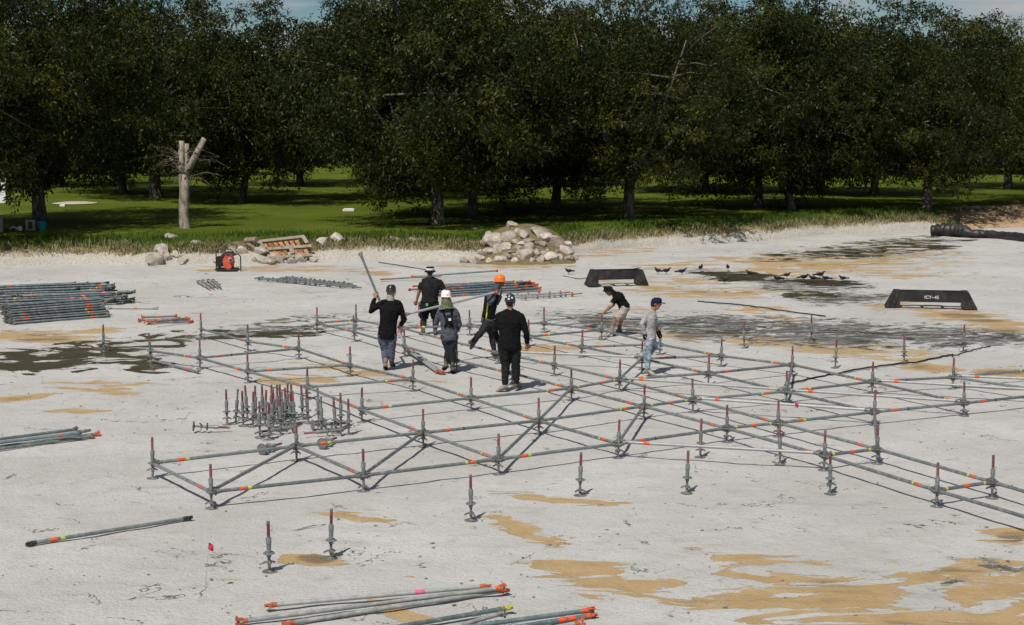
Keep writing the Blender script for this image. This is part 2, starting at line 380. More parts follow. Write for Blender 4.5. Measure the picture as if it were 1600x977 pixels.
green = t.mix(t.step(n1, .32, .68), (.068, .100, .009), (.105, .134, .014))
green = t.mix(t.math('MULTIPLY', t.step(n2, .5, .72), .5), green, (.13, .135, .022))
green = t.mix(t.math('MULTIPLY', t.step(n3, .45, .75), .6), green, (.028, .050, .006))
drylawn = t.math('MULTIPLY', t.step(n4, .58, .68), t.step(t.attr('far_w'), .2, .8))
green = t.mix(t.math('MULTIPLY', drylawn, .7), green, (.30, .235, .085))
sandb = t.mix(t.step(n3, .35, .7), (.50, .475, .42), (.33, .30, .24))
strawc = t.mix(t.step(n3, .35, .7), (.33, .265, .145), (.12, .095, .045))
dirtc = t.mix(t.step(n2, .35, .7), (.44, .30, .19), (.34, .22, .13))
tw = t.math('ADD', t.attr('t_w'), t.math('MULTIPLY', t.math('SUBTRACT', n2, .5), 1.1))
c = t.mix(t.step(tw, .35, .75), sandb, strawc); c = t.mix(t.step(tw, .95, 1.5), c, (.045, .075, .010)); c = t.mix(t.step(tw, 1.7, 2.6), c, green)
c = t.mix(t.step(t.math('ADD', t.attr('dirt_w'), t.math('MULTIPLY', t.math('SUBTRACT', n2, .5), .5)), .4, .6), c, dirtc)
t.bump(t.math('ADD', n2, n3), .7, .06)
M['lawn'] = t.fin(c, .95, 0, .1)
far_w = np.clip((T-14)/25, 0, 1)
lawn = link('lawn', np_mesh('lawn', np.stack([X, Yl, Zl], -1).reshape(-1, 3), grid_faces(len(xs2), len(ts)), M['lawn'],
       {'t_w': np.minimum(T, 6).ravel(), 'dirt_w': dirt_w.ravel(), 'far_w': far_w.ravel()}, True))
tag(lawn, kind='structure', label='green lawn behind the pond with an eroded sandy bank')
def bank_z(x, tt): return float(np.interp(tt, ts, pz))-.32*float(np.clip((to_px(np.float64(x), np.float64(shore(x)+tt))[0]-1440)/60, 0, 1))*min(1, max(tt, 0)/.8)*max(0, 1-tt/6)

# grass blades on the bank (nobody could count them)
def blade_mat(name, a, b):
    t = NT(name); r = t.attr('rnd'); c = t.mix(r, a, b); m = t.fin(c, .8, 0, .15)
    return m
M['straw'] = blade_mat('dry_grass', (.40, .335, .19), (.13, .105, .05))
M['blade'] = blade_mat('green_grass', (.075, .125, .012), (.026, .055, .006))
def blades(name, n, tfun, hfun, wid, mat, label, lean=.5, xr=(-24, 31), keep=None):
    x = rng.uniform(*xr, n); tt = tfun(n)
    k = np.array([mnoise.noise(Vector((a*.7, b*.8, 11))) for a, b in zip(x, tt)])
    ok = k > rng.uniform(-.55, .30, n)
    if keep is not None: ok &= keep(x, tt)
    x, tt, k = x[ok], tt[ok], k[ok]; n = len(x)
    y = shore(x)+tt; z = np.array([bank_z(a, b) for a, b in zip(x, tt)])-.04
    h = hfun(n)*(1+.5*k); a = rng.uniform(0, 2*np.pi, n); l = rng.uniform(.1, lean, n)
    dx, dy = np.cos(a)*l*h, np.sin(a)*l*h-.25*h*l; wa = rng.uniform(-.6, .6, n); wx, wy = np.cos(wa)*wid, np.sin(wa)*wid
    w = rng.uniform(.6, 1.4, n)
    b0 = np.stack([x-wx*w, y-wy*w, z], -1); b1 = np.stack([x+wx*w, y+wy*w, z], -1)
    m0 = np.stack([x-wx*w*.7+dx*.4, y-wy*w*.7+dy*.4, z+h*.6], -1); m1 = np.stack([x+wx*w*.7+dx*.4, y+wy*w*.7+dy*.4, z+h*.6], -1)
    tp = np.stack([x+dx, y+dy, z+h*(1-.3*l)], -1); tq = tp+np.stack([wx*.15, wy*.15, 0*x], -1)
    V = np.stack([b0, b1, m1, m0, tq, tp], 1).reshape(-1, 3); i = np.arange(n)[:, None]*6
    Fq = np.concatenate([i+np.array([[0, 1, 2, 3]]), i+np.array([[3, 2, 4, 5]])])
    o = link(name, np_mesh(name, V, Fq, mat, {'rnd': np.repeat(rng.random(n), 6)}))
    return tag(o, label, 'grass', kind='stuff')
def not_dirt(x, tt): return to_px(x, shore(x)+tt)[0] < 1470+rng.uniform(-20, 30, len(x))
blades('dry_grass', 25000, lambda n: .35+1.25*rng.beta(1.6, 2.0, n), lambda n: rng.uniform(.08, .28, n), .011, M['straw'], 'dry straw-coloured grass along the pond bank', .8, keep=not_dirt)
blades('green_grass', 42000, lambda n: .5+3.1*rng.beta(1.3, 1.8, n), lambda n: rng.uniform(.08, .26, n), .011, M['blade'], 'long green grass on top of the pond bank', .6, keep=lambda x, tt: (to_px(x, shore(x)+tt)[0] < 1500) | (tt > 3))
blades('lawn_grass', 26000, lambda n: 2.6+7*rng.beta(1, 2.2, n), lambda n: rng.uniform(.04, .09, n), .012, M['blade'], 'short mown lawn grass near the bank edge', .6)

# small clods lying about the bed
n = 5200; d = 15*np.exp(rng.uniform(0, math.log(60/15), n)); xx = rng.uniform(-.36, .36, n)*d
kk = np.array([mnoise.noise(Vector((a*.35, b*.35, 2))) for a, b in zip(xx, d)]); ok = (kk > rng.uniform(-.5, .5, n)) & (d < shore(xx)-.2)
xx, d = xx[ok], d[ok]; n = len(d); r = .004+.015*rng.random(n)**4
oct_ = np.array([[1,0,0],[0,1,0],[-1,0,0],[0,-1,0],[0,0,.7],[0,0,-.5]]); V = oct_[None]*r[:, None, None]*rng.uniform(.5, 1.5, (n, 6, 3))
V[..., 0] *= rng.uniform(.7, 2.2, (n, 1)); V += np.stack([xx, d, r*.15-.006], -1)[:, None]
Ft = np.array([[0,1,4],[1,2,4],[2,3,4],[3,0,4],[1,0,5],[2,1,5],[3,2,5],[0,3,5]])
M['clod'] = worn('dark_clod', (.25, .23, .19), .5, .95, 0, 14)
tag(link('clods', np_mesh('clods', V.reshape(-1, 3), (np.arange(n)[:, None, None]*6+Ft[None]).reshape(-1, 3), M['clod'])), 'scattered small clods and grit on the sand', 'gravel', kind='stuff')

# ------------------------------------------------------------------ trees
t = NT('bark'); v = t.coord((1, 1, .35)); n1 = t.noise(v, 9, 5, .65); n2 = t.noise(t.coord(), 1.3, 3)
M['bark'] = t.fin(t.mix(t.step(n1, .35, .68), (.05, .042, .034), t.mix(t.step(n2, .4, .65), (.16, .14, .115), (.24, .215, .18))), .95, 0, .1); t.bump(n1, .8, .03)
t = NT('pale_bark'); v = t.coord((1, 1, .35)); n1 = t.noise(v, 7, 5, .65)
M['pale_bark'] = t.fin(t.mix(t.step(n1, .35, .6), (.13, .105, .08), (.34, .30, .245)), .95, 0, .1); t.bump(n1, .8, .03)
def leaf_mat(name, dark, lite, yel):
    t = NT(name); r = t.attr('rnd'); k = t.attr('clump')
    c = t.mix(r, dark, lite); c = t.mix(t.step(k, .55, 1.0), c, yel)
    t.fin(c, .5, 0, .18)
    tr = t.n.new('ShaderNodeBsdfTranslucent'); t.put(tr.inputs[0], t.mix(.6, c, (.06, .09, .008)))
    mx = t.n.new('ShaderNodeMixShader'); mx.inputs[0].default_value = .16
    t.l.new(t.b.outputs[0], mx.inputs[1]); t.l.new(tr.outputs[0], mx.inputs[2]); t.l.new(mx.outputs[0], t.out.inputs[0])
    return t.mat
M['leaf'] = leaf_mat('pecan_leaves', (.009, .014, .003), (.029, .037, .005), (.058, .064, .007))
M['leaf_dark'] = leaf_mat('dark_pine_leaves', (.009, .018, .008), (.02, .034, .012), (.026, .04, .012))
def leaves(centers, radii, per, length=.20, width=.074, seed=1, droop=.5):
    r_ = np.random.default_rng(seed); V = []; A = []; Kc = []
    for c, rad in zip(centers, radii):
        k = r_.random(); n = int(per*(rad/.75)**2)
        # a clump is a handful of drooping sprays
        ns = max(5, n//9); d = r_.normal(size=(ns, 3)); d /= np.linalg.norm(d, axis=1)[:, None]
        s0 = c+d*rad*(r_.random((ns, 1))**.45)*np.array([1, 1, .72])
        dirs = d*np.array([1, 1, .5])+r_.normal(size=(ns, 3))*.45; dirs[:, 2] -= droop*.6; dirs /= np.linalg.norm(dirs, axis=1)[:, None]
        for q in range(9):
            p = s0+dirs*(q*.05)+r_.normal(size=(ns, 3))*.05
            ld_ = dirs*.35+r_.normal(size=(ns, 3))*.75; ld_[:, 2] -= droop; ld_ /= np.linalg.norm(ld_, axis=1)[:, None]
            sd = np.cross(ld_, r_.normal(size=(ns, 3))); sd /= np.linalg.norm(sd, axis=1)[:, None]+1e-6
            L = length*r_.uniform(.6, 1.25, (ns, 1)); w = width*r_.uniform(.7, 1.2, (ns, 1))
            V.append(np.stack([p, p+ld_*L*.45+sd*w*.5, p+ld_*L, p+ld_*L*.45-sd*w*.5], 1)); A.append(r_.random(ns)); Kc.append(np.full(ns, k))
    V = np.concatenate(V); A = np.concatenate(A); Kc = np.concatenate(Kc); n = len(V)
    return V.reshape(-1, 3), np.arange(n*4).reshape(n, 4), {'rnd': np.repeat(A, 4), 'clump': np.repeat(Kc, 4)}
def tree_meshes(seed, H, R, fork, r0, low, lean=0.0, per=270, K=270):
    r_ = np.random.default_rng(seed); tb = MB()
    top = np.array([lean*fork, 0, fork])
    pts = [(0, 0, -.25), (lean*.1, 0, .15), (lean*fork*.5, .03, fork*.5), tuple(top)]
    tb.loft(pts, [r0*1.5, r0*1.15, r0*.95, r0*.85], 12)
    cen = []; rad = []
    nl = 5+int(r_.integers(0, 2)); ends = []
    for k in range(nl):
        a = 2*math.pi*(k+r_.uniform(-.25, .25))/nl; out = R*r_.uniform(.45, .75); hz = fork+(H-fork)*r_.uniform(.4, .78)
        e = np.array([top[0]+math.cos(a)*out, math.sin(a)*out, hz]); m = top*.55+e*.45+np.array([0, 0, -.12*(hz-fork)])
        tb.loft([tuple(top-np.array([0, 0, .15])), tuple(top*.8+m*.2), tuple(m), tuple(e)], [r0*.62, r0*.5, r0*.32, r0*.08], 8)
        ends.append((m, e))
        for q in range(4):
            s = r_.uniform(.3, .95); b = m*(1-s)+e*s; o = r_.normal(size=3)*np.array([1, 1, .55])*R*.32; o[2] += .1
            tb.loft([tuple(b), tuple(b+o*.55+np.array([0, 0, .12])), tuple(b+o)], [r0*.2, r0*.12, r0*.03], 6); ends.append((b, b+o))
    # crown: shell-weighted clumps in an uneven dome
    zc = low+(H-low)*.46
    while len(cen) < K:
        d = r_.normal(size=3); d /= np.linalg.norm(d); rr = r_.random()**.36
        lump = 1+.20*mnoise.noise(Vector(d*1.9)+Vector((seed*3.1, 0, 0)))+.13*mnoise.noise(Vector(d*4.6)+Vector((0, seed*1.7, 0)))
        p = d*rr*lump; up = p[2] > 0
        q = np.array([p[0]*R+top[0]*.6, p[1]*R, zc+p[2]*((H-zc) if up else (zc-low))])
        if q[2] < fork*.9 and math.hypot(q[0], q[1]) < R*.38: continue
        cen.append(q); rad.append(r_.uniform(.5, .95))
    for _ in range(int(K*.10)):                      # twigs poking out of the outline
        d = r_.normal(size=3); d[2] = abs(d[2])*.9; d /= np.linalg.norm(d)
        cen.append(np.array([d[0]*R*1.06, d[1]*R*1.06, zc+d[2]*(H-zc)*1.06])); rad.append(r_.uniform(.25, .42))
    V, Fq, A = leaves(cen, rad, per, seed=seed)
    return tb, V, Fq, A
VAR = []
for sd, H, R, fk, r0, low, ln in [(11, 10.5, 5.7, 1.7, .26, .9, .05), (12, 9.9, 5.3, 1.5, .22, .6, -.12), (13, 11.0, 5.9, 1.9, .28, 1.0, .02), (14, 10.2, 5.4, 1.4, .21, .8, .20), (15, 9.5, 4.9, 1.5, .19, .5, -.05)]:
    tb, V, Fq, A = tree_meshes(sd, H, R, fk, r0, low, ln)
    VAR.append((tb.mesh('trunk', M['bark'], 2), np_mesh('crown', V, Fq, M['leaf'], A), tb))
def tree(name, px, py, var, sc, rz, label, group, z=LAWN_Z, bark=None, loc=None):
    p = loc or G(px, py, z-.05)
    o = bpy.data.objects.new(name, None); C.objects.link(o); o.location = p; o.rotation_euler = (0, 0, rz); o.scale = (sc, sc, sc)
    tm, cm_, tb = VAR[var]
    link('trunk', tm if bark is None else tb.mesh('trunk', bark, 2), o); link('crown', cm_, o)
    return tag(o, label, 'tree', group)
front = [
 (-125, 372, 2, 1.0, .4, None, 'tall dark tree cut by the left edge of the picture'),
 (63, 351, 0, 1.04, 2.2, None, 'big dark-trunked tree beside the teal bucket and the concrete block'),
 (243, 312, 2, 1.0, 4.0, None, 'dark-trunked tree just left of the pruned white trunk'),
 (377, 319, 3, .92, 5.9, None, 'leaning forked tree to the right of the pruned white trunk'),
 (470, 291, 1, .95, 1.0, None, 'tree with a pale reddish trunk foot in the middle of the lawn'),
 (607, 312, 2, .96, 3.3, None, 'drooping tree with a short pale trunk foot behind the white lawn marker'),
 (684, 354, 0, .98, 3.9, None, 'straight dark-trunked tree nearest the bank, left of the rock pile'),
 (738, 338, 4, 1.04, 2.6, None, 'smaller drooping tree directly behind the rock pile'),
 (868, 326, 1, 1.0, 4.4, None, 'low hanging tree behind the right side of the rock pile'),
 (983, 345, 2, .86, 1.1, None, 'lone thick-trunked tree at the bank behind the hunched man in shorts'),
 (1100, 300, 0, .96, .3, None, 'tree far back between the lone bank tree and the pale twin trunks'),
 (1185, 325, 4, 1.02, 5.0, None, 'slim tree with a whitened trunk foot, left of the rough pale trunk'),
 (1237, 330, 3, .92, 2.9, 'b', 'tree with a rough pale grey trunk near the bank'),
 (1364, 307, 1, .95, 3.0, None, 'dark tree whose trunk forks low in a wide V'),
 (1447, 327, 0, .88, 5.2, 'b', 'pale-barked tree at the bank above the black tarp roll'),
 (1575, 296, 2, .86, 2.0, None, 'shady tree near the right edge of the picture'),
 (1690, 318, 1, .93, .8, None, 'bushy tree cut by the right edge of the picture')]
for px, py, vr, sc, rz, bk, lb in front:
    tree('pecan_tree', px, py, vr, sc, rz, lb, 'trees along the edge of the lawn', bark=M['bark'])
r_ = random.Random(5); k = 0
for d, step, off in ((92, 7.6, 2.0), (112, 8.2, -1.0), (136, 8.6, 3.0), (165, 9.0, 0)):
    w = d*.345+6; x = -w+off
    while x < w:
        p = Vector((x+r_.uniform(-1.6, 1.6), d+r_.uniform(-6, 6), LAWN_Z-(.08 if d < 100 else .65)))
        q = to_px(p.x, p.y, LAWN_Z)
        gap = any(abs(q[0]-g) < 26 for g in (415, 505, 930, 1165, 1510)) and d < 130
        if not gap:
            tree('pecan_tree', 0, 0, r_.randrange(5), r_.uniform(.84, 1.0)*(1+max(0, d-100)*.0016)*(.93 if x > 8 else 1), r_.uniform(0, 6.28), 'leafy shade tree in the rows far back across the lawn', 'trees in the rows behind', loc=p)
        x += step*r_.uniform(.85, 1.15)
# the pruned tree
p = G(289, 360, LAWN_Z-.05); o = bpy.data.objects.new('pruned_tree', None); C.objects.link(o); o.location = p
tag(o, 'pruned tree with a pale trunk and sawn-off limbs near the bank', 'tree')
sc = 61/2560*1.0
tb = MB()
tb.loft([(0,0,-.2),(0,0,.1),(-.02,0,.8),(.02,0,1.5),(0,0,2.1)], [.27,.22,.20,.19,.20], 12)
tb.obj('trunk', M['pale_bark'], o, 2)
for pts, rr in ([[(-.02,0,1.95),(-.08,.02,2.6),(-.06,.05,3.35)], (.15,.13,.11)], [[(.03,0,1.95),(.12,.1,2.6),(.12,.1,3.25)], (.13,.11,.09)], [[(.05,0,2.0),(.45,-.05,2.75),(.82,-.05,3.45)], (.15,.13,.10)], [[(-.05,0,2.2),(-.35,0,2.55),(-.5,0,2.7)], (.09,.07,.06)]):
    tb = MB(); tb.loft(pts, rr, 10); tb.obj('limb', M['pale_bark'], o, 2)
tb = MB()
for k in range(26):
    a = r_.uniform(-1.2, 1.2)+(math.pi if r_.random() < .65 else 0); b = Vector((math.cos(a)*.25, r_.uniform(-.2, .2), r_.uniform(2.0, 3.0)))
    e = b+Vector((math.cos(a)*r_.uniform(.5, 1.4), r_.uniform(-.6, .6), r_.uniform(-.5, .35)))
    tb.loft([b*.6+Vector((0,0,b.z*.4)), (b+e)/2+Vector((0,0,.15)), e], [.022, .015, .007], 5)
tb.obj('twigs', M['bark'], o)
V, Fq, A = leaves([np.array([-.9,.1,2.5]),np.array([-1.25,0,2.2]),np.array([-.6,.2,2.9]),np.array([.15,.3,3.5]),np.array([-1.5,.1,2.6]),np.array([.9,.2,2.2]),np.array([-.7,.1,2.1]),np.array([.5,.2,2.6]),np.array([-.3,-.1,2.45]),np.array([-1.0,.2,3.0])], [.5,.4,.5,.5,.45,.35,.35,.35,.35,.35], 260, .2, .07, 77)
link('crown', np_mesh('crown', V, Fq, M['leaf'], A), o)

# ------------------------------------------------------------------ scaffold parts
def rad(d): return math.radians(d)
R48 = .0245
def jack_meshes():
    d = {}
    b = MB(); b.lathe([(.017, .010), (.017, .40), (.0165, .41), (.0165, .572), (.0185, .574), (.0185, .600), (.006, .602)], 10); d['spindle'] = b.mesh('base_jack', M['cast'], True)
    b = MB(); b.lathe([(.083, 0), (.087, .004), (.086, .010), (.030, .013), (.022, .026)], 18); d['base_plate'] = b.mesh('base_plate', M['cast'], True)
    b = MB(); b.lathe([(.019, .110), (.030, .112), (.030, .142), (.019, .144)], 10)
    for a in (0, 2.1, 4.2):
        q = Matrix.Rotation(a, 3, 'Z'); b.box(q @ Vector((.058, 0, .122)), (.062, .013, .020), q @ Matrix.Rotation(.45, 3, 'Y')); 
    d['wing_nut'] = b.mesh('wing_nut', M['cast'], True)
    b = MB(); b.lathe([(.0265, .180), (.0265, .335), (.031, .338), (.031, .408), (.018, .411)], 12); d['collar_tube'] = b.mesh('collar_tube', M['galv'], True)
    b = MB(); b.lathe([(.0255, .215), (.062, .217), (.068, .221), (.068, .227), (.062, .231), (.0255, .233)], 16)
    for k in range(8):
        a = k*math.pi/4; b.box((.052*math.cos(a), .052*math.sin(a), .2335), (.016, .012, .003), Matrix.Rotation(a, 3, 'Z'))
    d['rosette'] = b.mesh('rosette', M['cast'], True)
    b = MB(); b.lathe([(.0182, .425), (.0186, .43), (.0186, .565), (.0182, .569)], 10); d['painted_tip'] = b.mesh('painted_tip', M['redpaint'], True)
    return d
JM = jack_meshes()
def jack(loc, parent=None, name='base_jack', rz=None, tilt=(0, 0), tip=True, full=True):
    loc = Vector(loc)
    if parent is None and loc.z == 0: loc.z = bed_h(loc.x, loc.y)-.003
    o = link(name, JM['spindle'], parent, loc, (tilt[0], tilt[1], random.uniform(0, 6.28) if rz is None else rz))
    for k in ('base_plate', 'wing_nut', 'collar_tube', 'rosette') + (('painted_tip',) if tip else ()):
        c = link(k, JM[k], o)
        if k == 'wing_nut': c.location.z = random.uniform(-.05, .03); c.rotation_euler.z = random.uniform(0, 6)
    return o
_tc = {}
def tube_mesh(L, mat, seg=10, r=R48):
    key = (round(L, 2), mat.name, r)
    if key not in _tc:
        b = MB(); n = 5; pts = [(0, 0, L*(k/n-.5)) for k in range(n+1)]; b.loft(pts, [r]*(n+1), seg); _tc[key] = b.mesh('tube', mat, True)
    return _tc[key]
def head_mesh(mat):
    b = MB()      # wedge head: mouth with a slot and the wedge pin through it
    b.loft([(0,0,-.085), (0,0,-.05), (0,0,-.03)], [.0265, .0275, .031], 10)
    b.box((0, .026, .005), (.034, .020, .075)); b.box((0, -.026, .005), (.034, .020, .075)); b.box((0, 0, -.028), (.038, .06, .018))
    b.box((0, .004, .018), (.007, .118, .026), Matrix.Rotation(.22, 3, 'X'))
    return b.mesh('wedge_head', mat, True)
HM = {k: head_mesh(M[k]) for k in ('cast', 'orange_head', 'dark_steel', 'yellow')}
def band_mesh(mat, w, r=R48): b = MB(); b.lathe([(r+.0012, -w/2), (r+.0022, -w/2+.004), (r+.0022, w/2-.004), (r+.0012, w/2)], 10, cap=False); return b.mesh('tape_band', mat, True)
BM = {(k, w): band_mesh(M[k], w*.78) for k, w in (('orange', .11), ('orange', .06), ('yellow', .07), ('yellow', .05), ('black_tape', .03), ('pink', .14), ('blue_tape', .08))}
def frame_quat(a, b, roll=0.0):
    d = (Vector(b)-Vector(a)).normalized(); z = d; up = Vector((0, 0, 1)) if abs(d.z) < .95 else Vector((1, 0, 0))
    x = z.cross(up).normalized(); y = z.cross(x) * -1
    m = Matrix((x, -y if False else z.cross(x), z)).transposed(); return m.to_quaternion() @ Matrix.Rotation(roll, 3, 'Z').to_quaternion()
def ledger(a, b, parent=None, name='ledger', mat='galv', inset=.062, bands=((.38, 'orange', .11),), head='cast', head2=None, roll=0.0, heads=True):
    a, b = Vector(a), Vector(b); d = b-a; L = d.length-2*inset; c = (a+b)/2
    o = link(name, tube_mesh(L, M[mat]), parent, c); o.rotation_mode = 'QUATERNION'; o.rotation_quaternion = frame_quat(a, b, roll)
    if heads:
        h = link('wedge_head', HM[head], o, (0, 0, L/2)); h2 = link('wedge_head', HM[head2 or head], o, (0, 0, -L/2)); h2.rotation_euler = (math.pi, 0, 0)
    for s, k, w in bands:
        z = (-L/2+s) if s > 0 else (L/2+s)
        if abs(z) < L/2-w/2: link('tape_band', BM[(k, w)], o, (0, 0, z))
    return o

# ------------------------------------------------------------------ the laid-out scaffold
NODE_Z = .224
N = {}
for i, p in enumerate([(330,768),(568,742),(779,717),(966,692),(1136,668),(1216,660),(1366,643),(1507,629),(1655,613)]): N[i, 0] = p
for i, p in enumerate([(238,722),(463,696),(661,675),(842,656),(1006,633),(1083,624),(1229,611),(1363,596),(1489,589),(1625,575)]): N[i, 1] = p
for j, p in zip(range(2, 7), [(565,638),(480,604),(387,579),(312,559),(235,547)]): N[2, j] = p
for j, p in zip(range(2, 8), [(736,621),(645,592),(547,570),(467,544),(387,533),(314,512)]): N[3, j] = p
for j, p in zip(range(2, 8), [(893,605),(800,582),(713,562),(632,540),(554,517),(495,504)]): N[4, j] = p
for j, p in zip(range(2, 8), [(968,592),(866,569),(779,550),(700,531),(627,512),(556,500)]): N[5, j] = p
for j, p in zip(range(2, 7), [(1107,582),(1003,560),(909,541),(826,525),(734,508)]): N[6, j] = p
for j, p in zip(range(2, 7), [(1238,569),(1127,555),(1031,538),(940,515),(850,504)]): N[7, j] = p
N.update({(4,-1): (1288,711), (4,-2): (1464,765), (4,-3): (1668,826), (5,-1): (1371,700), (5,-2): (1551,752), (5,-3): (1758,812), (9,0): (1790,600)})
NW = {k: G(*p, NODE_Z) for k, p in N.items()}
for p in NW.values(): p.z += bed_h(p.x, p.y)
b = MB(); scaf = bpy.data.objects.new('scaffold_grid', None); C.objects.link(scaf); scaf.location = (NW[2, 0].x, NW[2, 0].y, 0)
tag(scaf, 'low grid of grey scaffold tubes on red-tipped base jacks across the sand', 'scaffold')
org = Vector(scaf.location)
for k, p in NW.items():
    jack(Vector((p.x, p.y, bed_h(p.x, p.y)-.003))-org, scaf, tilt=(random.gauss(0, .018), random.gauss(0, .018)))
E_u = [((i, 0), (i+1, 0)) for i in range(9)]+[((i, 1), (i+1, 1)) for i in range(9)]+[((i, 2), (i+1, 2)) for i in range(2, 7)]
E_u += [((2,3),(3,3)), ((6,3),(7,3)), ((2,4),(3,4)), ((6,4),(7,4)), ((2,5),(3,5)), ((6,5),(7,5)), ((4,7),(5,7)), ((6,6),(7,6)), ((4,-1),(5,-1)), ((4,-2),(5,-2)), ((4,-3),(5,-3)), ((5,6),(6,6))]
E_v = [((0,0),(0,1)), ((1,0),(1,1))]+[((2,j),(2,j+1)) for j in range(6)]+[((3,j),(3,j+1)) for j in range(7)]+[((4,j),(4,j+1)) for j in range(-3, 7)]+[((5,j),(5,j+1)) for j in range(-3, 7)]
E_v += [((6,j),(6,j+1)) for j in range(6)]+[((7,j),(7,j+1)) for j in range(6)]+[((8,0),(8,1)), ((9,0),(9,1))]
BR = [((0,0),(1,1)), ((1,0),(2,1)), ((2,0),(3,1)), ((3,0),(4,1)), ((3,1),(4,2)), ((5,2),(6,3)), ((6,1),(7,2)), ((5,-1),(6,0))]
SIL = [((3,0),(4,-1)), ((5,2),(6,1)), ((5,1),(6,0)), ((6,1),(7,0)), ((7,1),(8,0)), ((8,1),(9,0)), ((5,4),(6,3))]
for kind, L in (('u', E_u), ('v', E_v), ('b', BR), ('s', SIL)):
    for a, c in L:
        if a not in NW or c not in NW: continue
        pa, pc = NW[a]-org, NW[c]-org
        dz = {'u': 0, 'v': -.003, 'b': .012, 's': .030}[kind]
        pa = pa+Vector((0, 0, dz)); pc = pc+Vector((0, 0, dz)); ln = (pc-pa).length
        if kind == 'u' and a[0] == 4: bands = ((.09, 'yellow', .07), (-.09, 'yellow', .07), (-.42, 'orange', .11))
        elif kind == 'u': bands = ((.36, 'orange', .11), (.46, 'yellow', .07)) if random.random() < .35 else (((.36, 'orange', .11), (.64, 'black_tape', .03)) if random.random() < .5 else ((-.36, 'orange', .11), (-.46, 'yellow', .05)))
        elif kind == 'v': bands = ((.30, 'orange', .11),) if random.random() < .5 else ((.30, 'orange', .11), (.40, 'yellow', .05))
        elif kind == 'b': bands = ((-.16, 'orange', .06),) if random.random() < .6 else ()
        else: bands = ((.36, 'orange', .11),)
        ledger(pa, pc, scaf, 'diagonal_brace' if kind in 'bs' else 'ledger', 'silver' if kind == 's' else 'galv', .066 if kind in 'uv' else .075, bands, 'cast', roll=random.uniform(-.2, .2))

# ------------------------------------------------------------------ free standing base jacks
for px, py, lb in [(736,812,'grey base jack standing alone in front of the grid, above the tan patches'), (906,774,'red-tipped base jack alone in front of the grid near its middle'), (1073,768,'base jack alone below the long silver brace'),
    (1297,770,'base jack alone just below the grid corner at right'), (421,892,'base jack nearest the camera, beside the red pin flag and foreground tubes'), (517,869,'base jack standing on a small round tan patch'),
    (1094,713,'base jack close behind the middle of the long silver brace'), (1219,724,'base jack close behind the right end of the long silver brace'), (1163,543,'base jack standing alone at the edge of the grey mud'),
    (1268,533,'base jack standing in the dark mud streaks, pale lower half'), (1305,574,'base jack behind the grid on the tan strip, left of the cable'), (1413,565,'base jack beside the black cable behind the grid'),
    (1505,549,'base jack farthest right behind the grid, at the cable end'), (162,548,'base jack standing in the puddle at far left'), (1530,1040,'')]:
    if not lb: continue
    tag(jack(G(px, py), tilt=(random.gauss(0, .02), random.gauss(0, .02))), lb, 'base jack', 'base jacks standing alone on the sand')
cl = [(355,662),(368,661),(380,665),(387,655),(395,666),(406,683),(414,664),(421,686),(424,655),(430,661),(434,655),(439,673),(438,654),(446,660),(454,664),(461,665),(457,653),(473,654),(482,661),(498,659),(503,675),(525,675),(533,668),(545,678),(400,656),(411,655),(449,651),(442,665),(427,668)]
for q, (px, py) in enumerate(cl):
    first = {0: 'leftmost upright base jack of the dense cluster', len(cl): ''}.get(q)
    if (px, py) == (545, 678): first = 'rightmost upright base jack of the dense cluster'
    if (px, py) == (421, 686): first = 'upright base jack of the dense cluster nearest the camera'
    tag(jack(G(px, py), tilt=(random.gauss(0, .04), random.gauss(0, .04)), tip=random.random() < .85 or bool(first)), first or 'upright grey base jack packed in the dense cluster', 'base jack', 'base jacks in the dense cluster')
def fallen(px, py, az, lb, zz=.088):
    o = jack(G(px, py, zz), rz=0)
    o.rotation_mode = 'QUATERNION'; d = Vector((math.cos(az), math.sin(az), -.045)); o.rotation_quaternion = d.to_track_quat('Z', 'Y')
    tag(o, lb, 'base jack', 'base jacks lying on their side')
fallen(302, 666, .02, 'base jack lying flat on its side left of the cluster')
fallen(458, 668, 3.6, 'base jack toppled at the front of the cluster')
fallen(488, 664, .5, 'base jack lying between the upright ones at the right of the cluster')
fallen(409, 702, 1.2, 'toppled base jack with round plate up behind the left front ledger')
fallen(503, 693, 1.3, 'toppled base jack with round plate up behind the ledger right of the grid corner')
fallen(533, 672, -2.9, 'base jack lying at the feet of the rightmost cluster jacks')

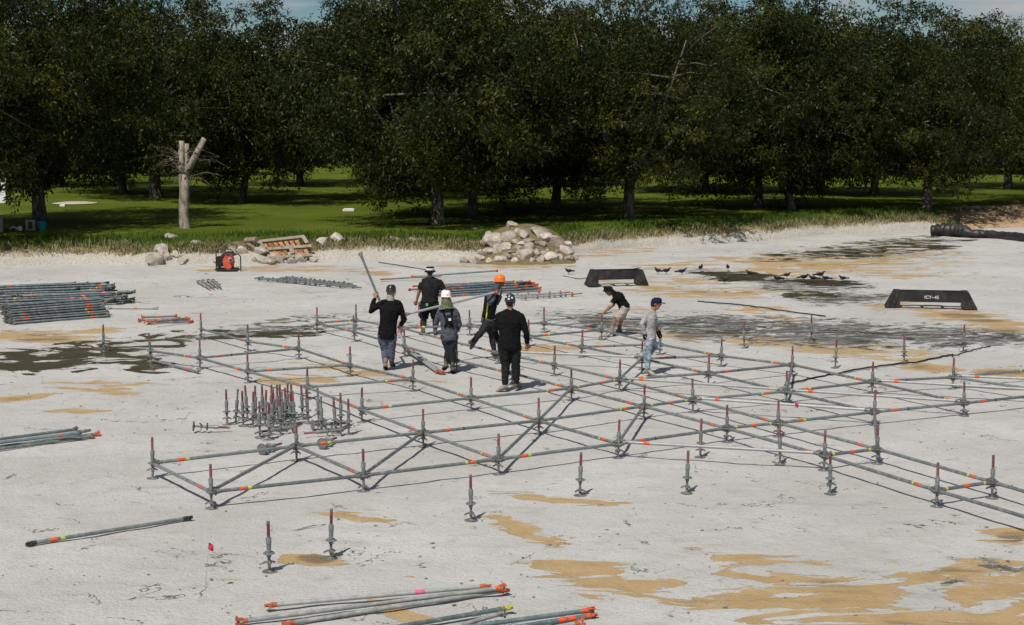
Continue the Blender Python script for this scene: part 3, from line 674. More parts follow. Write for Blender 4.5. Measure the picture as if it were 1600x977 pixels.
# ------------------------------------------------------------------ loose tubes and piles
def tube_px(p0, p1, lb, grp=None, z0=.03, z1=.03, mat='galv', head='cast', bands=((.36, 'orange', .11),), name='scaffold_tube', roll=None):
    o = ledger(G(*p0, z0), G(*p1, z1), None, name, mat, .08, bands, head, roll=random.uniform(0, 3) if roll is None else roll)
    return tag(o, lb, 'scaffold tube', grp)
tube_px((36,851), (304,808), 'single grey scaffold tube lying alone at lower left', bands=((.30, 'orange', .11), (.41, 'yellow', .07)), head='dark_steel')
tube_px((236,563), (313,582), 'scaffold tube with one end in the puddle at left', bands=((-.45, 'orange', .11),))
tube_px((166,481), (249,482), 'pale tube lying beside the left pipe stack', mat='silver', bands=((-.55, 'orange', .06), (-.45, 'yellow', .05)))
FG = [((408,947),(772,915),.05,.07,'galv_pale','orange_head',((-.75,'pink',.14),),'upper of the near tubes with a rusty orange hooked end'),
      ((362,973),(796,917),.03,.09,'galv_pale','orange_head',(),'near tube with a long orange painted hook at its left end'),
      ((436,976),(800,921),.03,.04,'galv_pale','orange_head',(),'near tube lying along the front of the upper bundle'),
      ((560,990),(806,948),.03,.06,'galv_blue','yellow',(),'near tube with a yellow-green end fitting'),
      ((640,1000),(796,955),.03,.10,'galv_pale','cast',(),'near grey tube crossing under the yellow-ended one'),
      ((690,985),(934,952),.05,.05,'galv_blue','orange_head',((-.10,'orange',.06),),'near bluish tube at the frame edge with orange end'),
      ((700,996),(937,960),.03,.03,'galv_blue','orange_head',((-.25,'orange',.11),(-.36,'orange',.11)),'near bluish tube with a long orange painted end'),
      ((760,1000),(918,971),.03,.03,'galv_pale','orange_head',(),'lowest near tube, only its orange end in the picture')]
for p0, p1, z0, z1, m, h, bn, lb in FG: tube_px(p0, p1, lb, 'tubes lying in the near foreground', z0, z1, m, h, bn)
for k, (p0, p1, z0, z1, m, bn) in enumerate([((-60,694),(126,670),.03,.08,'galv_blue',()), ((-60,700),(145,672),.03,.10,'galv_pale',()), ((-60,706),(160,677),.03,.03,'galv',()), ((-60,710),(150,681),.03,.03,'galv',()), ((-60,699),(132,676),.08,.13,'galv_blue',((-.3,'orange',.06),))]):
    tube_px(p0, p1, 'grey tube in the small bundle cut by the left edge', 'tubes in the bundle at the left edge', z0, z1, m, 'orange_head' if k == 2 else 'cast', bn)
for k, (p0, p1, z) in enumerate([((218,496),(280,494),.08), ((213,501),(285,498),.03), ((222,502),(300,499),.08), ((228,505),(305,502),.03), ((240,503),(296,497),.13)]):
    tube_px(p0, p1, 'short tube with rusty red ends in the small five-tube heap', 'tubes in the small heap near the puddle', z, z, 'galv', 'orange_head', ((-.4, 'blue_tape', .08),) if k % 2 else ((.4, 'orange', .11),))
# tubes dropped between the workers
for p0, p1, z0, z1, lb in [((634,545),(684,582),.10,.03,'left of three tubes lying by the white-helmeted worker'), ((640,547),(689,583),.10,.03,'middle of three tubes lying by the white-helmeted worker'), ((646,548),(695,583),.11,.03,'right of three tubes lying by the white-helmeted worker')]:
    tube_px(p0, p1, lb, 'tubes dropped between the workers', z0, z1, 'silver', 'orange_head', ())
tube_px((622,516), (638,549), 'tube leaning on the grid behind the worker in jeans', None, .32, .06, 'silver', 'orange_head', ((.1, 'orange', .11),))
# left stack: two piles of ledgers
def pile(origin, axis, length, rows, slope, grp, lb, heads, jit=.05, lr=(0, 0), mats=('galv', 'galv_blue')):
    ax = Vector(axis).normalized(); bk = Vector((-ax.y, ax.x, 0)); n = 0
    for r, cnt in enumerate(rows):
        for c in range(cnt):
            base = Vector(origin)+bk*(slope*r+c*.066+random.uniform(-.008, .008))+Vector((0, 0, .032+.056*r+random.uniform(-.004, .004)))
            s = random.uniform(*lr) if lr != (0, 0) else random.uniform(-jit, jit); yaw = random.gauss(0, .03 if lr != (0, 0) else .010)
            a2 = (ax+bk*yaw).normalized(); p0 = base+ax*s; p1 = p0+a2*(length+random.uniform(-.02, .02))
            bands = []
            if random.random() < .8: bands.append((.35 if random.random() < .4 else -.38, 'orange', .11))
            if random.random() < .35: bands.append((.46 if random.random() < .4 else -.48, 'yellow', .07))
            if random.random() < .05: bands.append((-.8, 'pink', .14))
            tag(ledger(p0, p1, None, 'scaffold_tube', random.choice(mats), .04, bands, heads, roll=random.uniform(0, 3)), lb, 'scaffold tube', grp); n += 1
pile(G(18, 507), (1, .74, 0), 2.5, (9, 9, 8, 8, 7, 6, 5, 4), .055, 'tubes in the front left stack', 'grey-green tube in the tall front stack at far left', 'cast')
pile(G(-5, 485), (1, .42, 0), 3.1, (12, 11, 10, 8, 6, 3), .07, 'tubes in the middle left stack', 'longer tube in the middle pile behind the front left stack', 'dark_steel', lr=(-.5, .6))
pile(G(-45, 470), (1, .38, 0), 3.1, (10, 9, 8, 7, 5, 3), .09, 'tubes in the rear left stack', 'loose tube on the untidy rear pile at far left', 'dark_steel', lr=(-.4, .9))
# pile behind the workers
pile(G(712, 463), (1, .55, 0), 2.8, (13, 11, 9, 6, 3), .07, 'tubes in the middle pile', 'orange-ended tube in the flat pile behind the workers', 'orange_head', lr=(-.75, .25), mats=('galv_blue', 'galv_blue', 'galv'))
pile(G(690, 455), (1, .5, 0), 2.6, (9, 6, 3), .10, 'tubes in the middle pile', 'orange-ended tube in the flat pile behind the workers', 'orange_head', lr=(-.9, .3), mats=('galv_blue', 'galv'))
tube_px((592,437), (692,431), 'long tube reaching left from the pile behind the workers', None, .05, .12, 'galv', 'orange_head', ((.3, 'orange', .06),))
tube_px((640,433), (780,423), 'tube slanting along the back of the pile behind the workers', None, .03, .16, 'galv_blue', 'orange_head', ((.3, 'orange', .06),))
# standards with rosettes
def ros_mesh(): b = MB(); b.lathe([(.0255, -.008), (.058, -.006), (.061, 0), (.058, .006), (.0255, .008)], 14); return b.mesh('rosette', M['cast'], True)
RM = ros_mesh()
def standard(p0, p1, z, lb, grp=None, mat='galv_blue', tip=None, n=6):
    a, c = G(*p0, z), G(*p1, z); o = ledger(a, c, None, 'scaffold_standard', mat, 0, (), 'cast', heads=False); L = (c-a).length
    for k in range(n): link('rosette', RM, o, (0, 0, L*((k+.5)/n-.5)))
    b = MB(); b.lathe([(.019, 0), (.019, .14), (.016, .15)], 10); sp = b.obj('spigot', M['orange_head' if tip else 'cast'], o, True, (0, 0, L/2))
    return tag(o, lb, 'scaffold standard', grp)
for k, (p0, p1, z) in enumerate([((398,435),(500,444),.06), ((402,434),(520,446),.06), ((440,434),(545,443),.06), ((450,433),(552,446),.06), ((430,436),(540,448),.06), ((455,435),(560,449),.06)]):
    standard(p0, p1, z, 'long grey standard with ring plates in the far row left of the workers', 'standards lying left of the workers', 'galv', None, 7)
for k, (p0, p1) in enumerate([((307,439),(327,450)), ((314,438),(333,449)), ((323,437),(339,448)), ((331,437),(344,448))]):
    standard(p0, p1, .07, 'short standard with ring plates in the little group before the pump' if k else 'short standard with a red end in the little group before the pump', 'short standards lying before the pump', 'silver', k == 0, 3)
for k, (p0, p1, z) in enumerate([((806,464),(892,460),.06), ((812,466),(903,459),.06), ((800,462),(884,457),.06)]):
    standard(p0, p1, z, 'pale standard lying right of the orange-helmeted worker', 'standards lying behind the man in black', 'silver', True, 5)

# ------------------------------------------------------------------ rocks
def rock_mesh(seed, sub=3):
    bm = bmesh.new(); bmesh.ops.create_icosphere(bm, subdivisions=sub, radius=1); r = random.Random(seed)
    pl = [(Vector((r.gauss(0, 1), r.gauss(0, 1), r.gauss(0, 1))).normalized(), r.uniform(.52, .84)) for _ in range(13)]
    for v in bm.verts:
        for nrm, d in pl:
            e = v.co.dot(nrm)-d
            if e > 0: v.co -= nrm*e*.98
        v.co *= 1+.07*mnoise.noise(v.co*2+Vector((seed, 0, 0)))+.035*mnoise.noise(v.co*6)
        v.co.z *= .78
    me = bpy.data.meshes.new('rock'); bm.to_mesh(me); bm.free()
    me.polygons.foreach_set('use_smooth', [True]*len(me.polygons)); me.set_sharp_from_angle(angle=rad(20)); me.materials.append(M['rock']); me.update(); return me
t = NT('pale_rock'); v = t.coord(); n1 = t.noise(v, 1.6, 5, .6); n2 = t.noise(v, 9, 5, .65)
c = t.mix(t.step(n1, .35, .66), (.36, .30, .235), (.55, .50, .435)); c = t.mix(t.math('MULTIPLY', t.step(n2, .5, .72), .5), c, (.24, .20, .155))
h = t.n.new('ShaderNodeHueSaturation'); t.l.new(c, h.inputs['Color']); t.put(h.inputs['Value'], t.math('ADD', t.math('MULTIPLY', t.rnd(), .5), .75)); t.bump(n2, .6, .08)
M['rock'] = t.fin(h.outputs[0], .95, 0, .1)
RK = [rock_mesh(s) for s in range(9)]
def rock(p, r, lb, grp, el=None):
    o = link('rock', random.choice(RK), None, p, (random.uniform(-.5, .5), random.uniform(-.5, .5), random.uniform(0, 6.28)))
    e = el or (random.uniform(.85, 1.3), random.uniform(.8, 1.1), random.uniform(.75, 1.05)); o.scale = (r*e[0], r*e[1], r*e[2])
    return tag(o, lb, 'rock', grp)
# mound that carries the pile
bx0 = G(722, 411); bx1 = G(905, 404)
b = MB(); nx_, ny_ = 36, 18; vs = []; fs = []
mxc = (bx0.x+bx1.x)/2+.1; mhw = (bx1.x-bx0.x)/2-.25
def mound_z(x, y):
    u = (x-mxc)/mhw; yb = 55.4+.35*u*u; s = (y-yb)/3.0
    return max(0, 1-u*u)**.6*1.22*min(1, max(0, s))**.8 * (1 if s < 1.15 else max(0, 1-(s-1.15)*.5))-.06
for j in range(ny_):
    for i in range(nx_):
        x = mxc+mhw*(2*i/(nx_-1)-1)*1.02; y = 55.2+6.4*j/(ny_-1); vs.append((x, y, mound_z(x, y)+.05*mnoise.noise(Vector((x*2, y*2, 0)))))
for j in range(ny_-1):
    for i in range(nx_-1): k = j*nx_+i; fs.append((k, k+1, k+nx_+1, k+nx_))
b.add(vs, fs); M['moundm'] = worn('straw_dirt', (.20, .16, .085), .4, .95, 0, 5, .1, dirt=(.07, .09, .025)); tag(b.obj('dirt_mound', M['moundm'], None, 2), kind='structure')
def on_mound(px, py):
    y = 55.0
    for _ in range(260):
        p = P(px, py, y)
        if p.z <= max(mound_z(p.x, y), 0): break
        y += .025
    return p
big = [((842,367),.46,'largest pale boulder high on the rock pile'), ((855,376),.36,'dark-faced boulder just under the largest one'), ((800,354),.24,'pale rock on the grassy top of the rock pile'), ((870,383),.40,'tall boulder on the right shoulder of the rock pile'),
       ((885,395),.38,'sloping boulder at the right foot of the rock pile'), ((820,403),.42,'broad boulder at the front middle of the rock pile'), ((795,373),.36,'wide flat rock on the upper left of the rock pile'), ((773,380),.42,'large leaning rock at the left middle of the pile'), ((860,405),.30,'upright rock at the right front of the pile'), ((745,366),.26,'rock on the left top of the pile')]
for (px, py), r, lb in big:
    p = on_mound(px, py); rock(p+Vector((0, r*.25, r*.1)), r, lb, 'rocks in the big pile')
rr_ = random.Random(3); cnt = 0; used = [(px, py, r*44) for (px, py), r, _ in big]
for _ in range(4000):
    px = rr_.uniform(724, 902); py = rr_.uniform(357, 411)
    u = (px-812)/92
    top = 356+abs(u)**1.6*38+(8 if -.5 < u < .45 else 0); bot = 413-8*max(0, u)
    if not (top < py < bot): continue
    r = rr_.choice((.15, .2, .22, .26, .3, .32)); rp = r*44
    if any(math.hypot((px-a)/1.05, (py-c_)*1.25) < (rp+d)*.52 for a, c_, d in used): continue
    used.append((px, py, rp)); p = on_mound(px, py); rock(p+Vector((0, r*.3, r*.12)), r, 'pale rock in the heap of stones at the bank', 'rocks in the big pile'); cnt += 1
    if cnt > 130: break
def on_bank(px, py):
    y = 50.0
    for _ in range(700):
        p = P(px, py, y); tt = y-float(shore(p.x))
        if p.z <= (bank_z(p.x, tt) if tt > -.3 else 0): break
        y += .03
    return p
for px, py, r, lb in [(268,373,.24,'rusty-topped rock high in the grass at left'), (305,382,.17,'small rock in the grass below the pruned tree'), (254,394,.34,'tall pale rock of the left bank group'), (241,412,.42,'large rounded rock at the foot of the left bank'), (262,404,.26,'rock wedged behind the large rounded one'),
    (285,412,.33,'smooth white rock at the right of the left bank group'), (273,399,.2,'small stone atop the left bank group'), (281,404,.22,'flat stone behind the smooth white rock'), (250,404,.2,'stone behind the tall rounded rock'), (392,384,.28,'rock beside the grey log'), (378,396,.30,'rock behind the red pump'), (345,410,.3,'rock left of the pump frame'),
    (362,397,.3,'pale rock directly above the pump'), (408,396,.34,'rock at the left foot of the pallet'), (415,411,.28,'pale stone under the left corner of the pallet'), (437,411,.27,'flat stone under the middle of the pallet'), (455,411,.26,'stone under the pallet right of middle'), (425,413,.24,'brown-edged stone below the pallet'), (470,409,.28,'flat stone under the right end of the pallet'),
    (490,409,.24,'thin slab at the right foot of the pallet'), (527,377,.36,'pale slab on the bank right of the pallet'), (505,383,.3,'white slab on the bank beside the pallet'), (398,409,.22,'small stone between pump and pallet'), (468,401,.2,'stone behind the pallet leg')]:
    p = on_bank(px, py); rock(p+Vector((0, r*.1, r*.22)), r*.9, lb, 'rocks along the left bank')
for px in (612, 618, 645, 650, 657): rock(on_bank(px, 374+random.uniform(-2, 2)), .14, 'small stone in the dry grass edge left of the rock pile', 'small stones in the bank grass')

# ------------------------------------------------------------------ pallet, log, pump
pal = bpy.data.objects.new('wooden_pallet', None); C.objects.link(pal); Yp = 56.6
tag(pal, 'weathered timber frame with orange-brown slats leaning on the bank', 'pallet')
c0 = P(398, 406, Yp); pal.location = c0; 
def PP(px, py, back=0.0):          # the frame leans back up the bank
    f = (406-py)/40.0; return P(px, py, Yp+.9*f+back)-c0
def beam(name, a, c, w, th, mat):
    a, c = Vector(a), Vector(c); d = (c-a); b = MB(); L = d.length
    nrm = Vector((0, -.75, .66)); x = d.normalized(); z = (nrm-x*nrm.dot(x)).normalized(); y = z.cross(x)
    m = Matrix((x, y, z)).transposed(); b.box((a+c)/2, (L, w, th), m); o = b.obj(name, M[mat], pal); return o
for a, c in (((405,378),(476,370)), ((414,390),(487,385)), ((416,404),(488,399))): beam('rail', PP(*a), PP(*c), .11, .08, 'timber')
beam('end_board', PP(404,377,-.05), PP(420,405,-.05), .16, .05, 'timber'); beam('end_board', PP(473,370,-.05), PP(480,380,-.05), .13, .05, 'timber'); beam('mid_block', PP(454,384,-.07), PP(457,397,-.07), .16, .06, 'timber')
for k in range(8):
    if k != 7: beam('slat', PP(410+k*8.6, 378-k*.8, .08), PP(419+k*8.3, 389.5-k*.5, .08), .12, .03, 'slat')
    if k not in (4,): beam('slat', PP(417+k*8.4, 389-k*.5, .08), PP(426+k*7.8, 403-k*.5, .08), .13, .03, 'slat')
beam('leg', PP(468,401,.1), PP(482,415,.1), .13, .07, 'timber')
lg = bpy.data.objects.new('broken_post', None); C.objects.link(lg); q0 = on_bank(402, 393); lg.location = q0
tag(lg, 'broken grey timber post lying on the bank left of the pallet', 'post')
b = MB(); b.loft([P(384,376,q0.y+.3)-q0, P(401,374.5,q0.y)-q0], [.1, .1], 10); b.obj('crosspiece', M['log'], lg, True)
b = MB(); b.loft([P(386,378,q0.y+.3)-q0, P(403,394,q0.y-.1)-q0], [.085, .075], 8); b.obj('stem', M['log'], lg, True)
b = MB(); p0 = on_bank(355, 387); b.loft([P(354,386.5,p0.y)-p0, P(362,387,p0.y-.05)-p0, P(369,388.5,p0.y)-p0], [.09, .085, .08], 8)
tag(b.obj('log', M['log'], None, True, p0), 'short dark log lying on the bank above the pump', 'log')
pm = bpy.data.objects.new('water_pump', None); C.objects.link(pm); pg = G(357, 423); pm.location = pg
tag(pm, 'red motor pump in a black tube frame at the bank foot', 'pump')
for yy, x0, x1, z1 in ((-.22, -.22, .44, .56), (.25, -.44, .12, .68)):
    b = MB(); b.loft([(x0,yy,0), (x0,yy,z1-.08), (x0+.08,yy,z1), (x1-.08,yy,z1), (x1,yy,z1-.08), (x1,yy,0)], [.021]*6, 8, side=(0,1,0)); b.obj('frame_hoop', M['blackplastic'], pm, True)
b = MB(); b.box((-.05,.02,.05), (.7,.55,.05)); b.obj('base_tray', M['blackplastic'], pm)
b = MB(); b.loft([(.02,-.2,.3),(.02,.02,.3),(.02,.1,.3)], [(.17,.24),(.19,.27),(.12,.2)], 14, side=(1,0,0)); b.obj('pump_body', M['dirty_red'], pm, True)
b = MB(); b.loft([(.06,-.1,.40),(.12,-.30,.37),(.13,-.33,.37)], [.075,.055,.07], 12); o = b.obj('outlet', M['silver'], pm, True)
b = MB(); b.loft([(.13,-.332,.37),(.133,-.34,.37)], [.045,.045], 12); b.obj('outlet_bore', M['blackplastic'], o)
b = MB(); b.loft([(-.02,.02,.52),(-.02,.3,.52)], [(.2,.09),(.2,.09)], 10, side=(1,0,0)); b.obj('fuel_tank', M['c_char'], pm, True)
b = MB(); b.box((-.27,.06,.3), (.2,.3,.32)); b.loft([(-.3,-.1,.35),(-.25,-.16,.2),(-.3,-.1,.1)], [.03]*3, 8); b.obj('engine_block', M['c_char'], pm)

# ------------------------------------------------------------------ black stands, tarp roll
def stand(xa, xb, ya, yb, ztop, Ydep, lb, mark):
    c = G((xa+xb)/2, (ya+yb)/2); o = bpy.data.objects.new('black_stand', None); C.objects.link(o); o.location = c
    L = G(xa, ya)-c; Rr = G(xb, yb)-c; ax = (Rr-L).normalized(); bk = Vector((-ax.y, ax.x, 0)); W = (Rr-L).length; s = .16*W
    for nm, sg, e in (('end_leg', 1, L), ('end_leg', -1, Rr)):
        b = MB(); u = ax*sg
        f = [e, e+u*s*1.02, e+u*s*1.02+Vector((0,0,ztop)), e+u*s*.62+Vector((0,0,ztop))]
        bq = bk*Ydep; inn = bk*.06
        vs = [p for p in f]+[p+bq for p in f]; b.add(vs, [(0,1,2,3), (7,6,5,4), (0,3,7,4), (1,5,6,2), (3,2,6,7), (0,4,5,1)])
        for k in (.3, .62): p = e+u*s*k+bk*-.012; b.loft([p+Vector((0,0,.02)), p+u*s*.28+Vector((0,0,ztop*.8))], [.012, .012], 6)
        b.obj(nm, M['blackplastic'], o)
    b = MB(); a0 = L+ax*s*1.0+bk*.02; a1 = Rr-ax*s*1.0+bk*.02; m = Matrix((ax, bk, Vector((0,0,1)))).transposed(); Lb = (a1-a0).length
    b.box((a0+a1)/2+Vector((0,0,ztop-.14)), (Lb, .06, .26), m); bo = b.obj('front_beam', M['blackplastic'], o)
    b = MB(); b.box((a0+a1)/2+bk*(Ydep-.06)+Vector((0,0,ztop-.14)), (Lb, .06, .26), m); b.obj('rear_beam', M['blackplastic'], o)
    for k in (.33, .66):
        b = MB(); b.box(a0*(1-k)+a1*k+bk*Ydep*.5+Vector((0,0,ztop-.05)), (.07, Ydep-.16, .06), m); b.obj('cross_bar', M['blackplastic'], o)
    if mark:
        cu = bpy.data.curves.new('lettering', 'FONT'); cu.body = 'ICY~45'; cu.size = .12; cu.align_x = 'CENTER'; cu.align_y = 'CENTER'; cu.extrude = .002
        tmp = bpy.data.objects.new('tmp', cu); C.objects.link(tmp); bpy.context.view_layer.update()
        me = bpy.data.meshes.new_from_object(tmp.evaluated_get(bpy.context.evaluated_depsgraph_get())); bpy.data.objects.remove(tmp); me.materials.clear(); me.materials.append(M['white'])
        w = link('lettering', me, bo, (a0+a1)/2-bk*.033+Vector((0,0,ztop-.14))+ax*.02*W*0); w.rotation_euler = (math.pi/2, 0, math.atan2(ax.y, ax.x))
    return tag(o, lb, 'stand', 'black stands on the pond bed')
stand(1383, 1528, 481, 484, .44, .62, 'low black plastic stand with small white lettering on its beam', True)
stand(920, 1014, 448, 446, .46, .62, 'low black stand behind the hunched man in shorts', False)
b = MB(); pts = []; rads = []; r2 = random.Random(9)
path = [(1458,364),(1480,365),(1500,366),(1515,367),(1540,368),(1570,370),(1600,373),(1640,376)]
for k in range(57):
    f = k/56*(len(path)-1); i = min(int(f), len(path)-2); s = f-i
    p = G(path[i][0]*(1-s)+path[i+1][0]*s, path[i][1]*(1-s)+path[i+1][1]*s+4)
    h = np.interp(k, [0, 8, 20, 26, 40, 56], [.24, .30, .28, .19, .17, .2])
    pts.append(p+Vector((0, h, h*.75))); rads.append((h*r2.uniform(.85, 1.15), h*r2.uniform(.85, 1.15)))
b.loft(pts, rads, 14, side=(0, 0, 1)); tp = b.obj('tarp_roll', M['blackplastic'], None, True); tag(tp, 'long roll of black tarpaulin at the foot of the dirt slope, far right', 'tarp')

# ------------------------------------------------------------------ birds
def bird_mesh():
    b = MB(); b.loft([(-.20,0,.10),(-.10,0,.105),(-.05,0,.10),(.02,0,.105),(.07,0,.13),(.095,0,.165),(.115,0,.18),(.135,0,.178)], [(.006,.022),(.012,.02),(.036,.032),(.045,.045),(.036,.038),(.022,.024),(.02,.02),(.008,.008)], 10, side=(0,1,0)); body = b.mesh('body', M['feather'], 2)
    b = MB(); b.loft([(.128,0,.18),(.175,0,.172)], [.008,.002], 6); beak = b.mesh('beak', M['dark_steel'], True)
    b = MB(); b.loft([(0,0,.09),(.01,0,.045),(.0,0,.002),(.03,0,.002)], [.005,.004,.004,.003], 5); leg = b.mesh('leg', M['dark_steel'])
    b = MB(); b.loft([(.05,0,.13),(-.03,0,.125),(-.14,0,.105)], [(.012,.02),(.014,.035),(.004,.008)], 8, side=(0,1,0)); wing = b.mesh('wing', M['feather'], 2)
    return body, beak, leg, wing
BD = bird_mesh()
birds = [(889,429,3.6,'black bird alone on the sand right of the tube pile'),(1028,429,2.2,'black bird just right of the left black stand'),(1041,429,.3,'second black bird right of the left black stand'),(1095,424,1.2,'black bird upright at the puddle edge'),(1137,423,1.6,'black bird standing tall at the far puddle'),(1132,444,.4,'black bird nearer than the others on the grey streaks'),(1172,432,2.6,'black bird at the middle of the far puddle'),(1065,430,.2,'black bird low on the sand beside the puddle'),
         (1215,441,3.4,'black bird left of the tail-up one'),(1229,435,.1,'black bird with raised tail, largest of the flock'),(1256,439,.2,'black bird right of the tail-up one'),(1270,440,3.0,'small black bird between two others in the flock'),(1281,435,.1,'black bird with spread tail at the flock middle'),(1290,440,2.9,'black bird bending low in the flock'),(1317,440,3.3,'rightmost black bird of the flock')]
for px, py, rz, lb in birds:
    o = link('bird', None, None, G(px, py, -.005), (0, 0, rz)); s = random.uniform(.95, 1.2); o.scale = (s, s, s)
    bo = link('body', BD[0], o); link('beak', BD[1], bo)
    for yy in (-.02, .02): link('leg', BD[2], o, (0, yy, 0))
    for yy in (-.036, .036): link('wing', BD[3], o, (0, yy, 0))
    tag(o, lb, 'bird', 'black birds around the far puddle')

# ------------------------------------------------------------------ flags, cables, lawn odds and ends
def pin_flag(px, py, h, lb):
    g = G(px, py); o = link('pin_flag', None, None, g); tag(o, lb, 'flag', 'red pin flags')
    b = MB(); b.loft([(0,0,-.03),(.03,0,h*.5),(.055,0,h)], [.0022]*3, 5); b.obj('wire', M['silver'], o)
    b = MB(); x = .055; vs = []; fs = []
    for j in range(4):
        for i in range(4): vs.append((x-.03*(j/3)*.3+(i/3)*.055, .012*math.sin(i*1.4+j), h-.0-j*.024-(i/3)*.03))
    vs += [(a, c+.003, d) for a, c, d in vs]
    for j in range(3):
        for i in range(3): k = j*4+i; fs += [(k, k+1, k+5, k+4), (k+16, k+20, k+21, k+17)]
    b.add(vs, fs); b.obj('flag', M['flag'], o)
pin_flag(320, 922, .53, 'small red pin flag on a thin wire at lower left'); pin_flag(1237, 656, .30, 'small red pin flag inside the scaffold grid at right')
def cable(pts, r, lb, nm='cable'):
    w = [G(*p, r*.7) for p in pts]; fine = []
    for i in range(len(w)-1):
        for k in range(6): s = k/6; p = w[i].lerp(w[i+1], s); fine.append(p+Vector((random.gauss(0, .012), random.gauss(0, .03), 0)))
    fine.append(w[-1]); b = MB(); b.loft(fine, [r]*len(fine), 6, side=(0, 0, 1)); return tag(b.obj(nm, M['cable'], None, True), lb, 'cable')
cable([(1226,601),(1262,592),(1300,585),(1340,577),(1382,571),(1430,566),(1470,558),(1489,554)], .017, 'black cable snaking over the sand behind the right of the grid')
cable([(1488,557),(1512,549),(1530,544),(1548,541)], .012, 'thin end of black cable past the last base jack')
cable([(1090,471),(1130,474),(1165,477),(1200,482),(1240,488),(1290,494)], .016, 'black cable lying across the far mud by the walking man')
cable([(592,410),(620,414),(650,419),(672,423)], .014, 'thin dark cable on the sand behind the worker in jeans')
cable([(1000,418),(960,428),(905,436),(880,431)], .010, 'thin dark line trailing left from the far black stand')
bk = link('bucket', None, None, G(66, 360, LAWN_Z-.02)); tag(bk, 'teal plastic bucket at the foot of the big left tree', 'bucket')
b = MB(); b.lathe([(.12,0),(.165,.30),(.172,.30),(.172,.325),(.155,.325),(.115,.03)], 16); b.obj('shell', M['teal'], bk, True)
b = MB(); b.loft([(-.16,0,.3),(-.1,-.05,.40),(.02,-.06,.43),(.12,-.05,.39),(.16,0,.3)], [.008]*5, 6); b.obj('handle', M['dark_steel'], bk)
cb = link('concrete_block', None, None, G(48, 361, LAWN_Z-.02)); tag(cb, 'upright hollow concrete block beside the teal bucket', 'block')
for nm, c_, s_ in (('side_wall', (-.12,0,.2), (.06,.19,.40)), ('side_wall', (.12,0,.2), (.06,.19,.40)), ('end_web', (0,0,.03), (.18,.188,.06)), ('end_web', (0,0,.37), (.18,.188,.06))):
    b = MB(); b.box(c_, s_); b.obj(nm, M['concrete'], cb)
b = MB(); b.loft([(0,0,0),(0,0,.02),(0,0,.1),(0,0,.17),(0,0,.185)], [.05,.08,.085,.07,.03], 12); tag(b.obj('white_jug', M['white'], None, True, G(31, 361, LAWN_Z)), 'small white jug on the lawn left of the concrete block', 'jug')
b = MB(); b.loft([(-.2,0,.05),(-.05,.02,.12),(.1,0,.04),(.2,0,.03)], [.03,.04,.05,.02], 8); tag(b.obj('white_rag', M['white'], None, True, G(23, 360, LAWN_Z)), 'crumpled white rag on the shaded lawn at left', 'rag')
b = MB(); b.box((0,0,.25), (.36,.3,.56)); b.box((0,0,.55), (.42,.36,.06)); tag(b.obj('utility_box', M['concrete'], None, False, G(-4, 363, LAWN_Z)), 'pale concrete box cut by the left edge at the bank', 'box')
b = MB(); b.box((0,0,.5), (.58,.5,1.1)); b.box((0,0,1.08), (.66,.58,.08)); tag(b.obj('pillar', M['white'], None, False, G(2, 317, LAWN_Z)), 'white square pillar on the lawn at the far left edge', 'pillar')
b = MB(); b.lathe([(.05,0),(1.0,.02),(1.05,.08),(.6,.13),(.05,.16)], 24); o = b.obj('concrete_cover', M['concrete'], None, True, G(117, 320, LAWN_Z-.02)); tag(o, 'flat pale concrete cover on the shaded lawn at left', 'cover')
b = MB(); b.box((0,0,.05), (.50,.5,.09)); b.box((0,0,.1), (.42,.42,.03)); tag(b.obj('valve_lid', M['white'], None, False, G(545, 330, LAWN_Z)), 'small white lid lying in the sunny lawn', 'lid')
b = MB(); b.box((0,0,.04), (.24,.2,.1)); b.box((0,0,.09), (.2,.16,.03)); tag(b.obj('valve_lid', M['white'], None, False, G(98, 323, LAWN_Z)), 'tiny white lid left of the flat concrete cover', 'lid')

# ------------------------------------------------------------------ people
def fuse(mb, name, mat, vox, smooth=3, wr=0.0, wscale=14, seed=0):
    me = mb.mesh(name+'_raw', mat); tmp = bpy.data.objects.new('tmp', me); C.objects.link(tmp)
    m = tmp.modifiers.new('r', 'REMESH'); m.mode = 'VOXEL'; m.voxel_size = vox
    if smooth: s = tmp.modifiers.new('s', 'SMOOTH'); s.iterations = smooth; s.factor = .5
    out = bpy.data.meshes.new_from_object(tmp.evaluated_get(bpy.context.evaluated_depsgraph_get())); bpy.data.objects.remove(tmp); bpy.data.meshes.remove(me)
    n = len(out.vertices); co = np.empty(n*3, np.float32); out.vertices.foreach_get('co', co); co = co.reshape(-1, 3)
    if wr:
        no = np.empty(n*3, np.float32); out.vertex_normals.foreach_get('vector', no); no = no.reshape(-1, 3)
        w = np.array([mnoise.noise(Vector((p[0]*wscale, p[1]*wscale, p[2]*wscale*1.7+seed)))+.5*mnoise.noise(Vector(p)*float(wscale*2.3)) for p in co.tolist()], np.float32)
        co += no*(w*wr)[:, None]; out.vertices.foreach_set('co', co.ravel())
    out.polygons.foreach_set('use_smooth', [True]*len(out.polygons)); out.materials.clear(); out.materials.append(mat); out.name = name; out.update(); return out
